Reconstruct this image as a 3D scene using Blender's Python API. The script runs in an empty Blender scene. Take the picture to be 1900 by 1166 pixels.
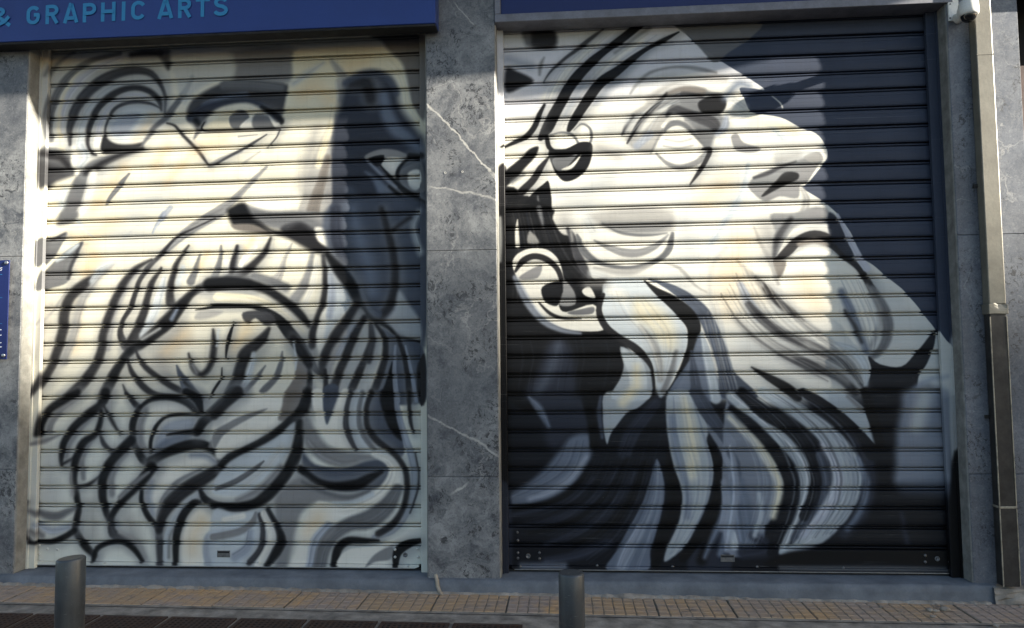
import bpy, bmesh, math, random
import numpy as np
from mathutils import Vector, Matrix, Quaternion
random.seed(7)
SC = bpy.context.scene
COL = SC.collection
# ---------------------------------------------------------------- camera (solved from the slat grid: slat pitch 0.112 m)
CAM = np.array([0.0, -4.41445, 1.26724])
YAW, PITCH, ROLL, FPX = -0.0708611, 0.0600026, -0.0111276, 1350.0
PW, PH = 1900, 1166
def _axes():
    cy, sy, cp, sp, cr, sr = math.cos(YAW), math.sin(YAW), math.cos(PITCH), math.sin(PITCH), math.cos(ROLL), math.sin(ROLL)
    f = np.array([sy*cp, cy*cp, sp]); r = np.array([cy, -sy, 0.0]); u = np.cross(r, f)
    return cr*r + sr*u, -sr*r + cr*u, f
RV, UV_, FV = _axes()
def ray(x, y): return FV*FPX + RV*(x - PW/2) - UV_*(y - PH/2)
def at(x, y, Y):
    """photo pixel -> world point on the vertical plane at depth Y"""
    d = ray(x, y); return CAM + d*((Y - CAM[1])/d[1])
def atz(x, y, Z):
    d = ray(x, y); return CAM + d*((Z - CAM[2])/d[2])
cd = bpy.data.cameras.new('camera'); cam = bpy.data.objects.new('camera', cd); COL.objects.link(cam)
cd.sensor_fit = 'HORIZONTAL'; cd.sensor_width = 36.0; cd.lens = 36.0*FPX/PW; cd.clip_start = .05; cd.clip_end = 600
m = Matrix.Identity(4)
for i in range(3): m[i][0], m[i][1], m[i][2], m[i][3] = RV[i], UV_[i], -FV[i], CAM[i]
cam.matrix_world = m
SC.camera = cam
# ---------------------------------------------------------------- daylight: low sun raking along the street from the right
SUN = Vector((3.9, -1.0, 1.42)).normalized()
EL = math.asin(SUN.z); AZ = math.atan2(SUN.x, SUN.y)
w = bpy.data.worlds.new('World'); SC.world = w; w.use_nodes = True
nt = w.node_tree; bgn = nt.nodes['Background']
sky = nt.nodes.new('ShaderNodeTexSky'); sky.sky_type = 'NISHITA'; sky.sun_disc = False
sky.sun_elevation = EL; sky.sun_rotation = AZ; sky.altitude = 80; sky.air_density = 1.0; sky.dust_density = 1.2; sky.ozone_density = 1.0
nt.links.new(sky.outputs[0], bgn.inputs[0]); bgn.inputs[1].default_value = 0.066
sl = bpy.data.lights.new('sun', 'SUN'); sl.energy = 5.0; sl.angle = math.radians(0.55); sl.color = (1.0, .93, .80)
so = bpy.data.objects.new('sun', sl); COL.objects.link(so); so.rotation_euler = (-SUN).to_track_quat('-Z', 'Y').to_euler(); so.location = (20, -8, 12)
SC.view_settings.view_transform = 'Standard'; SC.view_settings.look = 'None'; SC.view_settings.gamma = 1.0; SC.view_settings.exposure = 1.95
SC.view_settings.use_curve_mapping = False
SC.cycles.use_denoising = True; SC.cycles.max_bounces = 8
# ---------------------------------------------------------------- painted mural (brush strokes rasterised onto the shutter plane)
PAL = dict(bk=(11,11,13), dk=(31,30,32), d2=(58,58,61), sl=(70,76,88), g1=(100,101,103), g2=(128,128,128), g3=(154,152,148), br=(116,110,104),
           bg=(146,153,165), b2=(104,113,128), nv=(42,46,57), lg=(186,188,186), lb=(188,195,199), ll=(178,180,190), cr=(220,212,186), wh=(224,221,210),
           tn=(224,192,142), ng=(17,19,25), bgd=(48,56,73), lw=(206,206,210), lq=(214,215,205), hl=(130,132,134))
TL = {}
for _i, (_x, _y) in enumerate(((50,60),(400,60),(50,400),(400,400),(50,730),(400,730))): TL['L%d' % (_i+1)] = (_x, _y)
for _i, (_x, _y) in enumerate(((925,50),(1350,50),(925,390),(1350,390),(925,730),(1350,730))): TL['R%d' % (_i+1)] = (_x, _y)
ZS = 3.43
# each entry: tile, kind (f = filled outline, s = brush stroke with width), colour, softness, then coordinates
MURAL_LEFT = """
L5 f lq 180 -60 200 2600 200 2600 1300 -60 1300
L2 s g3 40 640 640 60 600 800 90 570 1000 90
L1 s lg 50 380 1000 90 620 800 90
L1 s lg 60 700 1150 120 900 1000 120
L3 s lg 60 560 100 120 800 160 100
L3 s g3 50 150 560 70 120 760 70 90 900 60
L3 s g3 50 980 760 120 860 900 120 900 1000 120
L5 s lg 60 150 450 160 140 650 160
L5 s g3 50 420 700 60 430 900 60
L5 s g3 50 650 800 70 700 950 60
L1 f lg 25 130 150 600 140 900 150 900 560 740 720 500 760 300 900 130 800
L1 s tn 30 140 190 60 250 170 50
L1 s ll 14 600 170 40 460 225 45 330 330 45 255 450 40 225 580 40 230 690 35
L1 s cr 12 330 260 14 250 380 20 215 520 20 215 640 30 235 760 40
L1 s g1 9 600 140 25 420 185 34 300 260 45 215 365 52 170 480 52 150 590 45 165 690 30
L1 s g2 12 300 130 20 200 210 30 150 290 25
L1 s lb 12 830 330 20 740 315 35 620 330 42 500 390 45 410 490 45 360 600 45 345 720 50
L1 s d2 8 885 540 8 888 440 20 868 360 24 800 270 44 690 248 56 560 275 72 440 345 78 350 440 75 300 540 65 280 640 40 285 720 20
L1 s ll 10 760 410 20 680 400 20 600 425 24 520 500 26 470 600 30 455 720 40
L1 s dk 6 866 500 12 850 440 34 790 380 38 700 355 40 600 375 46 500 440 50 440 520 46 405 610 40 393 700 25 415 770 18 445 785 8
L1 f lb 10 530 580 600 490 700 470 830 480 850 540 780 640 740 700 620 700 540 650
L1 f bg 14 540 600 620 530 720 520 700 590 640 650 560 660
L1 s tn 22 810 545 50 760 620 60 700 690 40
L1 s d2 6 860 490 6 800 460 18 720 447 24 640 455 26 570 490 26 525 560 18 505 640 14 495 730 8
L1 s wh 8 460 680 50 455 750 55
L1 f dk 8 500 650 530 690 590 716 680 716 748 705 710 745 600 768 490 775 480 720
L1 s g1 8 1058 285 24 1020 370 40 960 460 44 890 550 44 820 610 34 775 670 30 740 722 14
L1 f g1 10 745 735 640 775 520 838 450 890 420 960 390 1040 370 1110 330 1180 225 1180 260 1060 300 960 350 880 430 815 560 775
L1 s dk 10 740 742 20 600 785 40 480 840 46 380 900 36
L1 f d2 14 120 760 270 775 290 850 320 905 200 955 110 1000
L1 s dk 10 130 785 40 220 800 50 270 850 40
L1 s wh 10 310 740 40 312 820 50 325 900 30
L1 s lb 12 350 720 50 380 800 50 340 860 30
L1 s wh 14 430 900 50 410 1000 60 390 1080 60 350 1150 50
L1 s lb 16 250 1010 50 220 1120 50
L1 s tn 24 620 860 40 560 960 50 480 1060 60 430 1130 60
L1 s tn 20 900 730 30 820 850 40
L1 s tn 16 1040 790 26 960 890 40 890 970 40
L1 s g1 5 660 905 14 610 965 32 560 1030 34 510 1100 12
L1 s bg 8 920 1120 40 860 1190 40
L1 s dk 4 900 583 10 950 600 18 990 650 22 1060 720 24 1120 790 24 1163 852 10
L1 s g2 6 1163 852 10 1250 810 30 1370 760 20
L1 f d2 12 840 130 920 120 928 190 905 245 865 185
L1 s d2 12 670 148 30 760 138 40 860 140 40
L2 f g2 20 100 130 480 105 500 200 490 290 440 330 130 330 130 220
L2 f lg 16 -270 100 80 120 120 200 110 290 -10 320 -120 380 -190 460 -240 330
L2 f d2 12 -180 540 -150 450 -100 405 0 350 110 318 300 330 465 340 455 420 450 500 430 585 395 595 380 540 330 480 220 440 100 450 0 500 -60 560 -100 625 -140 590
L2 s b2 14 -60 470 40 60 420 40 200 400 30
L2 s nv 12 -150 545 60 -60 490 60 60 455 40 200 440 30 300 470 40 390 545 40
L2 s bk 8 -120 560 40 -90 600 30
L2 s g1 12 60 340 60 250 340 70 420 360 60
L2 s g1 8 -60 575 20 -110 640 30 -130 680 12
L2 f cr 6 -62 625 -20 575 60 522 130 500 200 518 245 560 248 622
L2 f g1 5 95 540 130 505 180 500 215 530 215 570 160 615 115 615 95 580
L2 f wh 5 160 612 190 570 235 540 250 570 246 615
L2 f g1 8 250 530 330 530 370 580 385 618 250 620
L2 f wh 5 345 535 385 575 415 580 420 620 395 625 370 590
L2 s bk 6 300 480 20 370 520 36 420 560 40 425 580 24
L2 s bk 3 -65 580 10 -72 628 12 100 627 9 250 622 8 410 618 10
L2 s d2 4 415 620 10 390 680 10 330 740 5
L2 s d2 4 330 655 8 240 712 18 100 790 18 0 845 12 -40 852 5
L2 s g2 4 270 655 5 150 668 10
L2 s g3 6 290 762 8 180 840 14
L2 s tn 24 60 690 50 -60 720 60 -120 770 40
L2 s g2 6 330 860 16 240 950 30 120 1070 46 40 1130 60 -60 1200 70
L2 f cr 12 505 130 700 95 930 85 1080 115 1190 200 1150 260 900 260 820 330 790 480 740 560 450 560 455 440 470 360 500 280
L2 s tn 26 560 400 70 640 350 80 740 440 60
L2 s tn 26 860 215 90 960 190 60
L2 s lg 14 500 330 40 600 260 50 690 200 20
L2 s g3 12 740 180 20 790 250 50 840 320 60
L2 s g3 14 790 320 40 800 430 40
L2 f br 12 1060 60 1100 115 1180 190 1212 260 1240 400 1262 495 1345 560 1345 40 1000 20
L2 s cr 8 1100 190 50 1170 270 46 1205 370 44 1228 460 46 1290 560 44 1345 645 40
L2 f nv 26 790 480 820 360 880 290 970 255 1060 262 1120 300 1160 380 1180 480 1250 580 1300 650 1345 740 1345 1180 733 1180 733 720 748 580
L2 s dk 14 870 330 60 960 330 90 990 430 70
L2 s b2 20 1075 400 60 1095 520 90 1150 620 90 1230 680 80 1310 750 50
L2 s sl 16 830 330 40 920 280 40 1020 265 40 1110 310 40 1150 390 40
L2 f g3 9 745 560 735 700 733 1180 540 1180 565 1020 600 880 650 750 700 640
L2 s cr 10 745 470 30 730 620 40 690 740 50 660 850 40
L2 s br 10 720 800 40 680 950 60 640 1080 80 620 1180 90
L2 f g3 6 950 800 1040 750 1150 752 1240 800 1180 870 1150 940 1050 860
L2 f bk 4 968 812 1075 785 1040 858
L2 f wh 5 1060 862 1095 800 1220 808 1160 870 1145 930 1100 890
L2 f g1 6 1170 900 1230 850 1320 840 1345 1020 1250 1020 1180 970
L2 f wh 6 1228 900 1300 880 1320 960 1280 1010 1235 980
L2 s bk 4 1235 800 26 1175 865 24 1158 940 28 1200 1000 26 1290 1042 22
L2 s bk 6 1240 790 40 1320 800 40
L2 s bk 4 1050 850 8 1140 950 20 1215 1020 40 1335 1110 60
L2 s bg 8 965 815 14 1060 910 24 1150 990 18
L2 f b2 12 955 890 1010 960 1060 1100 1090 1180 1300 1180 1200 1090 1110 1000 1040 930
L2 s bk 5 1110 985 16 1200 1060 30 1300 1110 30
L2 s sl 20 860 1010 60 920 1100 90 960 1180 90
L3 s tn 26 300 130 40 430 240 50 380 330 60
L3 s tn 20 450 300 50 380 370 50
L3 s tn 22 330 560 40 330 720 50 300 850 50
L3 s tn 26 1000 760 90 900 860 60
L3 s tn 30 560 40 60 420 130 40
L3 f g1 6 95 172 190 140 252 108 266 120 240 165 190 255 95 335
L3 s g2 8 55 200 14 48 270 34 60 330 12
L3 f g1 6 352 168 366 182 330 262 292 352 262 430 172 462 92 482 110 385 180 300 270 220
L3 s d2 8 355 180 14 300 300 24 270 400 24
L3 s d2 6 250 120 10 160 160 14
L3 s lb 8 330 190 24 260 250 34 200 290 20
L3 f g1 12 235 -20 335 -20 300 45 195 65
L3 s lb 8 330 40 30 370 90 16 430 140 8
L3 s g3 6 262 470 14 180 600 18 95 695 18
L3 s bg 5 880 -10 34 835 60 28 808 115 8
L3 s lg 6 720 58 6 620 150 18
L3 s g2 6 1260 -30 60 1130 40 76 1010 120 60 900 215 44 850 250 24
L3 s dk 4 1200 20 6 1060 90 8 960 140 14 880 230 24 790 320 36 730 400 34 700 480 34 670 580 38 620 670 30 600 740 40 625 820 60 650 860 40
L3 s g3 12 560 310 20 460 390 50 390 480 60 340 600 60 310 750 60 240 930 60
L3 s dk 7 470 358 8 380 430 66 290 510 76 250 600 76 240 720 76 212 830 70 170 950 62 110 1060 56 50 1150 36
L3 s lb 14 560 300 20 470 350 40 420 420 30
L3 s g3 8 700 360 40 630 450 60 590 540 60 550 650 50 530 780 50 520 850 40
L3 s dk 7 800 282 10 700 340 34 630 420 52 570 530 56 530 640 58 495 750 58 478 870 62 440 960 66 370 1060 76 265 1170 80
L3 s dk 6 862 335 8 800 430 40 770 540 46 745 640 60 700 750 72 655 830 70
L3 s lb 10 880 400 30 850 520 60 810 640 60 740 760 40
L3 s dk 6 1038 195 8 970 290 30 940 370 40 918 480 52 925 560 70
L3 s lb 10 1000 330 30 970 430 40
L3 s bk 7 1400 430 100 1200 440 70 1080 480 50 1000 560 70 900 680 100 760 800 70 660 870 56 600 950 60 550 1040 74 490 1170 76
L3 s b2 9 960 600 24 930 660 30
L3 s lg 9 850 720 20 740 790 24
L3 s g1 7 1105 255 16 1085 330 36 1050 420 60
L3 s g1 7 1242 195 10 1232 300 36 1200 390 50
L3 s dk 6 1345 200 20 1325 300 40 1310 380 50
L3 s tn 10 1150 240 26 1110 330 30
L3 s wh 8 1275 300 50 1285 370 40 1288 400 10
L3 s bk 3 1080 602 5 1150 590 20 1220 573 26 1400 578 18
L3 f g3 8 1075 655 1110 610 1250 608 1215 640 1125 662
L3 s dk 7 1038 880 6 1060 960 30 1110 1010 34 1160 980 40 1190 900 45 1197 810 42 1190 728 12
L3 s g2 10 1060 950 20 1090 1000 24
L3 s lb 8 1225 730 14 1215 830 14
L3 s bk 3 1322 680 6 1290 780 26 1285 830 22 1275 910 5
L3 s bk 3 1250 970 6 1245 1030 14 1210 1090 20 1165 1166 10
L3 s dk 5 640 905 6 680 1000 34 740 1080 44 830 1140 40 960 1152 30 1120 1165 30
L3 s dk 5 700 855 6 740 940 34 830 1020 40 920 1080 44 1020 1130 44 1110 1170 44
L3 s sl 7 962 955 8 990 1020 40 1030 1090 72 1090 1160 64
L3 s dk 5 1010 1060 20 1090 1140 40
L3 s dk 5 620 1078 6 650 1140 26 700 1210 30
L4 f g2 10 170 -70 350 -30 500 -30 700 -10 722 20 722 120 650 115 600 70 460 95 300 55
L4 f wh 18 180 -110 520 -150 500 -50 330 -30
L4 f g1 16 150 -60 330 -20 560 0 690 60 722 130 640 130 560 90 420 80 300 55 200 20
L4 f d2 10 420 85 500 45 570 50 640 100 690 180 600 190 480 140
L4 f bk 14 80 -20 120 -60 190 -75 240 10 290 45 350 110 250 90 130 80
L4 f br 8 115 60 250 60 355 118 260 110 140 90
L4 f dk 14 285 50 380 95 460 95 540 55 600 90 650 150 722 200 722 245 640 238 560 200 470 150 370 115
L4 f wh 8 640 80 722 95 724 190 690 190 648 150
L4 s g3 7 490 180 10 450 260 26 430 330 36 400 400 60 360 430 70
L4 s g2 10 620 245 30 600 350 44 565 450 60 510 535 70
L4 s wh 7 650 275 30 625 430 40 575 560 36
L4 s dk 6 355 145 16 320 230 40 260 300 50 190 360 60 90 400 60
L4 s tn 10 240 150 30 200 210 30
L4 s dk 5 142 195 12 120 280 32 105 360 40
L4 s wh 6 165 320 34 200 260 36 260 200 30
L4 s g1 12 250 390 50 350 420 60 450 460 60
L4 s bk 7 -30 440 100 100 430 90 220 440 70 330 475 60 420 530 60 500 590 60 560 650 54 600 705 26
L4 s cr 6 20 520 60 200 530 56 330 570 60 440 640 50 560 740 30
L4 s bk 4 -20 576 24 200 578 20 300 600 44 400 660 70 470 740 86 540 830 90 600 920 66 650 990 34 682 1022 6
L4 f d2 6 180 618 330 610 390 670 320 700 260 655 205 690
L4 s tn 24 200 740 90 130 830 90
L4 s dk 6 690 255 30 704 350 44 704 450 46 690 550 46 655 650 44 625 740 50 618 830 50
L4 f wh 8 680 620 740 580 770 640 720 760 690 860 680 930 655 840 650 760
L4 f sl 14 735 -60 1345 -60 1345 830 1180 770 1050 680 930 600 880 450 800 330 725 240
L4 s nv 14 770 -40 70 775 150 80 830 320 70
L4 s b2 34 880 -40 60 920 150 80 980 330 90 1000 480 70
L4 s dk 10 1060 -40 30 1105 120 44 1140 280 46 1145 430 50 1115 570 60 1050 650 50
L4 s sl 10 940 480 40 980 580 60 1040 630 50
L4 f lg 12 1170 480 1230 560 1310 680 1310 800 1190 768 1085 690 1140 600
L4 s lg 14 1300 -20 40 1260 80 40 1310 240 50
L4 s dk 8 1240 15 30 1130 95 20
L4 f lb 9 715 250 800 380 862 480 870 560 800 650 740 735 700 810 715 600 722 400
L4 s bg 10 740 380 40 745 520 50 730 640 40
L4 s bk 7 715 250 40 790 350 80 860 440 84 905 540 60 950 620 50 1010 668 34 1100 712 28 1175 780 24 1300 805 14
L4 f g3 8 905 590 960 640 900 720 830 820 760 940 720 1060 690 1000 700 900 800 720
L4 s bg 8 900 690 50 840 790 50 780 900 40
L4 f lg 6 945 720 985 740 960 860 890 1020 830 1170 760 1170 830 980 900 820
L4 f lg 6 985 690 1050 760 1060 860 1010 1010 960 1170 900 1170 950 1000 990 880
L4 f sl 7 1060 720 1160 775 1290 812 1345 900 1345 1180 1000 1180 1060 1030 1085 900
L4 s dk 7 900 570 50 850 650 60 780 750 70 730 830 60 690 930 60 682 1010 40
L4 s dk 6 950 650 36 890 760 56 840 880 60 790 1000 60 735 1160 70
L4 s dk 5 988 690 20 992 800 34 960 900 44 900 1040 56 850 1160 50
L4 s d2 8 1000 700 18 1010 800 26 980 930 30
L4 s dk 5 1020 690 18 1078 780 34 1080 900 44 1040 1040 50 995 1166 50
L4 f bk 6 1135 925 1140 1180 1050 1180 1085 1070
L4 s bg 4 1148 830 14 1142 1000 28 1160 1180 36
L4 s dk 4 1160 775 24 1200 880 34 1225 1000 40 1240 1180 42
L4 s bg 4 1212 830 10 1250 1000 24 1282 1180 24
L4 f dk 6 1312 910 1345 900 1345 1180 1295 1180 1285 980
L4 s dk 6 345 720 24 300 790 66 200 880 88 170 960 80 150 1040 88 90 1170 96
L4 s lb 9 250 880 30 230 980 40 190 1080 50
L4 s bk 3 120 680 6 95 770 26 80 830 22 72 915 4
L4 s g1 6 432 868 8 420 950 34 390 1030 38 320 1105 44 290 1118 12
L4 s g1 6 322 958 8 270 1030 30 210 1100 30 160 1150 24
L4 f br 6 530 890 605 940 608 1180 430 1180 500 1040 520 950
L4 s bk 6 603 950 24 602 1060 34 590 1180 40
L4 s dk 6 500 780 50 560 880 70 600 950 50
L4 s lb 6 500 800 14 516 900 16 515 980 10
L4 s dk 5 700 985 24 708 1100 38 715 1180 50
L5 s g2 10 340 20 30 240 90 40 170 170 50 150 240 40
L5 s bk 7 335 -10 44 230 50 60 150 108 54 112 180 44 96 255 40
L5 s g2 9 210 265 14 130 300 30 70 316 24
L5 s g2 10 440 130 30 340 230 40 280 320 40 260 400 30
L5 s bk 6 512 -10 60 480 70 60 400 130 60 310 210 54 250 300 50 230 380 40 232 460 18
L5 s dk 5 235 450 16 290 420 22 325 395 10
L5 s g2 9 470 250 30 400 320 40 360 420 40 370 540 30
L5 s bk 6 482 110 26 470 200 40 440 260 40 370 310 54 330 390 54 310 480 52 308 560 46 330 680 42 332 760 44 315 850 46 340 910 50 380 970 54 440 1030 40
L5 s dk 5 310 592 10 390 582 24 450 545 20 495 498 8
L5 s dk 6 498 80 10 540 160 28 600 260 12
L5 s d2 7 470 250 12 500 320 32 560 385 28
L5 s dk 5 640 0 20 690 60 34 730 90 30
L5 s g2 12 760 110 40 730 200 50 730 300 50 770 380 50
L5 f wh 14 800 90 900 50 1000 70 1080 130 1090 180 1050 240 900 260 820 280 790 200
L5 f bg 12 815 330 880 200 1000 160 1080 160 1060 250 1020 315 900 375 830 410
L5 f b2 12 815 360 900 285 1050 255 1010 320 900 380 830 405
L5 s bk 5 730 85 26 690 160 48 680 250 44 700 340 46 750 420 54 815 465 40
L5 s bk 5 728 88 20 800 36 34 920 26 40 1030 60 50 1095 130 40
L5 s bk 4 1090 140 8 980 135 20 890 150 22 830 210 28 800 290 28 795 375 24
L5 s bk 6 900 262 8 1000 248 22 1085 245 50
L5 f wh 14 860 470 960 410 1100 390 1200 420 1230 450 1100 490 960 570 880 660 840 800 790 760 760 650 780 560
L5 s bg 12 1050 395 30 1150 400 36 1220 450 30
L5 s bg 16 800 560 40 780 660 50 810 770 30
L5 s bk 6 800 430 70 870 390 60 960 352 70 1080 322 70 1170 345 60 1230 400 50 1245 470 50
L5 s g2 10 640 380 40 580 450 40 545 540 46 550 640 40
L5 s bk 6 670 300 70 580 390 66 520 470 66 490 560 66 490 650 60 510 740 50 535 805 36
L5 s bk 6 800 470 76 750 540 76 680 620 54 600 700 48 552 775 44 545 850 44
L5 s g2 8 780 500 20 680 580 40 600 660 30
L5 s d2 7 540 820 30 560 890 60 640 930 54 700 980 44 745 1060 28
L5 s g3 8 600 880 30 700 940 40 760 1040 30
L5 s bk 5 430 1060 26 455 985 34 540 945 30 620 945 30 690 990 34 742 1062 22
L5 s bk 5 738 620 26 742 700 34 780 780 36 840 850 44
L5 s d2 9 850 860 40 852 960 50 860 1090 44
L5 s g2 8 1110 485 16 970 560 30 890 650 34 850 740 28 840 820 20
L5 s dk 6 1250 470 56 1150 530 86 1020 610 96 920 700 90 870 790 60 848 870 50
L5 s lb 8 1100 640 30 1020 700 40 950 790 40 905 900 40 890 1050 40
L5 s g2 8 990 790 20 920 900 20 910 1040 20
L5 s bk 5 1110 690 30 1070 695 46 1010 760 58 972 850 56 955 950 50 955 1090 36
L5 f wh 12 1060 770 1150 735 1300 770 1372 790 1372 850 1240 860 1150 890 1120 960 1130 1090 1000 1090 1000 900
L5 s tn 30 1120 800 60 1070 900 60 1060 1000 50
L5 f bg 8 1400 840 1240 860 1150 890 1125 980 1145 1090 1205 1090 1200 960 1260 910 1400 890
L5 s bk 5 1108 615 24 1150 680 50 1250 718 50 1400 718 60
L5 s bk 6 1400 385 60 1300 420 40 1248 470 44
L5 f g2 8 1400 170 1280 220 1190 285 1165 345 1240 330 1400 220
L5 s g3 10 1400 200 20 1250 300 20
L5 s bk 6 1335 -10 84 1230 90 80 1140 170 70 1088 245 56
L5 s bk 5 1020 -10 50 1090 40 60 1118 120 24
L5 s g1 12 45 735 26 130 772 50 200 780 54 270 750 40 315 730 16
L5 s dk 7 42 680 20 15 770 34 28 880 28 60 930 24
L5 s bg 12 80 830 40 170 870 50 270 850 40
L5 s g2 10 60 870 40 110 900 40
L5 s bk 5 55 938 20 160 942 34 250 910 40 312 870 40
L5 s g3 12 290 500 20 300 640 30
L6 f wh 10 0 160 180 30 440 0 420 90 400 200 280 290 120 370 40 420 0 380
L6 s dk 6 150 -10 74 60 80 60 0 140 60
L6 f g2 6 335 96 240 150 150 200 60 260 0 350 -10 250 80 190 180 140
L6 f br 8 450 -10 575 -10 560 100 480 170 405 165 430 80
L6 s bk 8 590 -10 60 565 100 80 480 180 60 400 250 60 290 320 60 180 370 50 90 410 48 40 465 40
L6 f lb 8 500 185 512 225 475 350 420 450 300 560 200 645 0 640 0 560 60 470 150 400 300 330 400 270
L6 s lg 10 430 330 40 330 460 50 180 590 40
L6 s g1 5 312 430 10 240 490 32 130 560 36 10 605 26
L6 s g2 12 420 470 40 300 600 50 150 680 40
L6 s bk 6 545 190 60 532 300 70 510 400 84 460 500 80 400 580 80 330 650 80 250 700 66 130 722 56 -10 712 46
L6 f g2 14 575 130 640 230 720 330 850 370 1000 385 1090 400 900 440 760 450 620 380 560 260
L6 f wh 7 618 -10 690 -10 700 180 740 180 800 -10 862 -10 832 150 832 260 885 350 760 335 690 265 640 150
L6 f lb 7 880 -10 960 -10 950 100 960 220 1020 320 1110 400 1000 380 900 350 850 250 855 120
L6 f sl 6 694 -40 790 -40 735 150 712 195 694 120
L6 s d2 6 862 -10 26 835 130 34 842 240 40 895 355 26
L6 f sl 8 990 0 1140 0 1200 280 1190 400 1100 360 1000 250 970 120
L6 f bk 8 1050 -10 1145 -10 1182 220 1190 300 1120 240 1070 120
L6 s g1 9 940 -10 24 918 120 30 935 240 36 1010 350 30
L6 f sl 10 560 380 640 450 800 475 960 430 1060 420 1110 470 1090 550 1010 610 850 620 700 590 580 510
L6 s g2 14 600 300 40 680 390 60 800 440 50 900 430 30
L6 s bk 6 545 480 50 650 560 56 760 590 62 900 580 76 980 540 60 1060 498 22
L6 s g3 40 470 900 60 450 1060 60
L6 f g2 14 540 525 640 570 760 630 900 640 1000 610 900 700 760 690 650 690 560 750 520 850 480 1000 460 1100 390 1100 420 900 385 780 395 650
L6 s g1 9 560 560 20 700 630 26 850 660 26 980 620 20
L6 s wh 9 1010 385 30 1110 425 66 1148 500 86 1115 590 96 1030 670 90 900 730 92 780 745 70 665 705 40
L6 s lb 8 1000 640 30 880 690 30 760 700 26
L6 f wh 12 665 695 600 750 555 850 535 960 480 1100 590 1100 625 960 680 870 790 790 760 720
L6 s tn 30 660 790 70 590 880 40
L6 s bg 10 720 840 50 640 940 60 610 1090 50
L6 s g1 10 1160 610 70 1090 720 110 980 800 120 860 830 90 750 900 90 690 1000 90 670 1100 90
L6 s g2 9 760 860 30 690 940 30
L6 s bg 6 1148 -10 26 1165 120 38 1200 250 42 1250 400 50 1266 500 46 1262 620 46 1222 750 46 1130 870 40 1010 912 26
L6 s dk 5 995 -10 34 962 100 34 972 220 40 1030 300 44 1110 360 36 1180 430 36 1218 520 38 1218 640 38 1190 740 36 1130 830 44 1040 890 44
L6 s bk 5 1040 935 20 960 935 40 850 935 54 785 985 60 762 1080 54
L6 s dk 4 1236 -10 22 1240 150 28 1262 250 14
L6 s d2 5 1275 380 10 1296 500 12 1288 620 14 1240 760 10
L6 f wh 6 800 1100 800 1030 870 985 1000 972 1100 940 1200 890 1290 810 1310 900 1200 920 1140 980 1120 1100
L6 f g2 6 960 1100 1020 1020 1130 970 1120 1050 1020 1070
L6 s bk 3 1302 935 36 1220 960 60 1160 1012 60 1150 1096 36
L6 f lb 9 -10 745 130 765 260 740 330 755 390 850 390 950 340 1050 280 1100 -10 1100
L6 s g2 7 262 760 18 240 820 40 150 880 46 -10 912 44
L6 s wh 8 180 780 40 60 800 30
L6 s bg 12 230 880 40 210 980 60 130 1040 60
L6 s d2 6 285 770 26 308 880 34 290 990 40 225 1070 40
L6 s wh 6 312 765 44 358 870 60 350 970 56 285 1085 60
L6 s bk 6 335 735 24 400 850 36 425 930 60 390 1010 60 335 1090 34
"""
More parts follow.
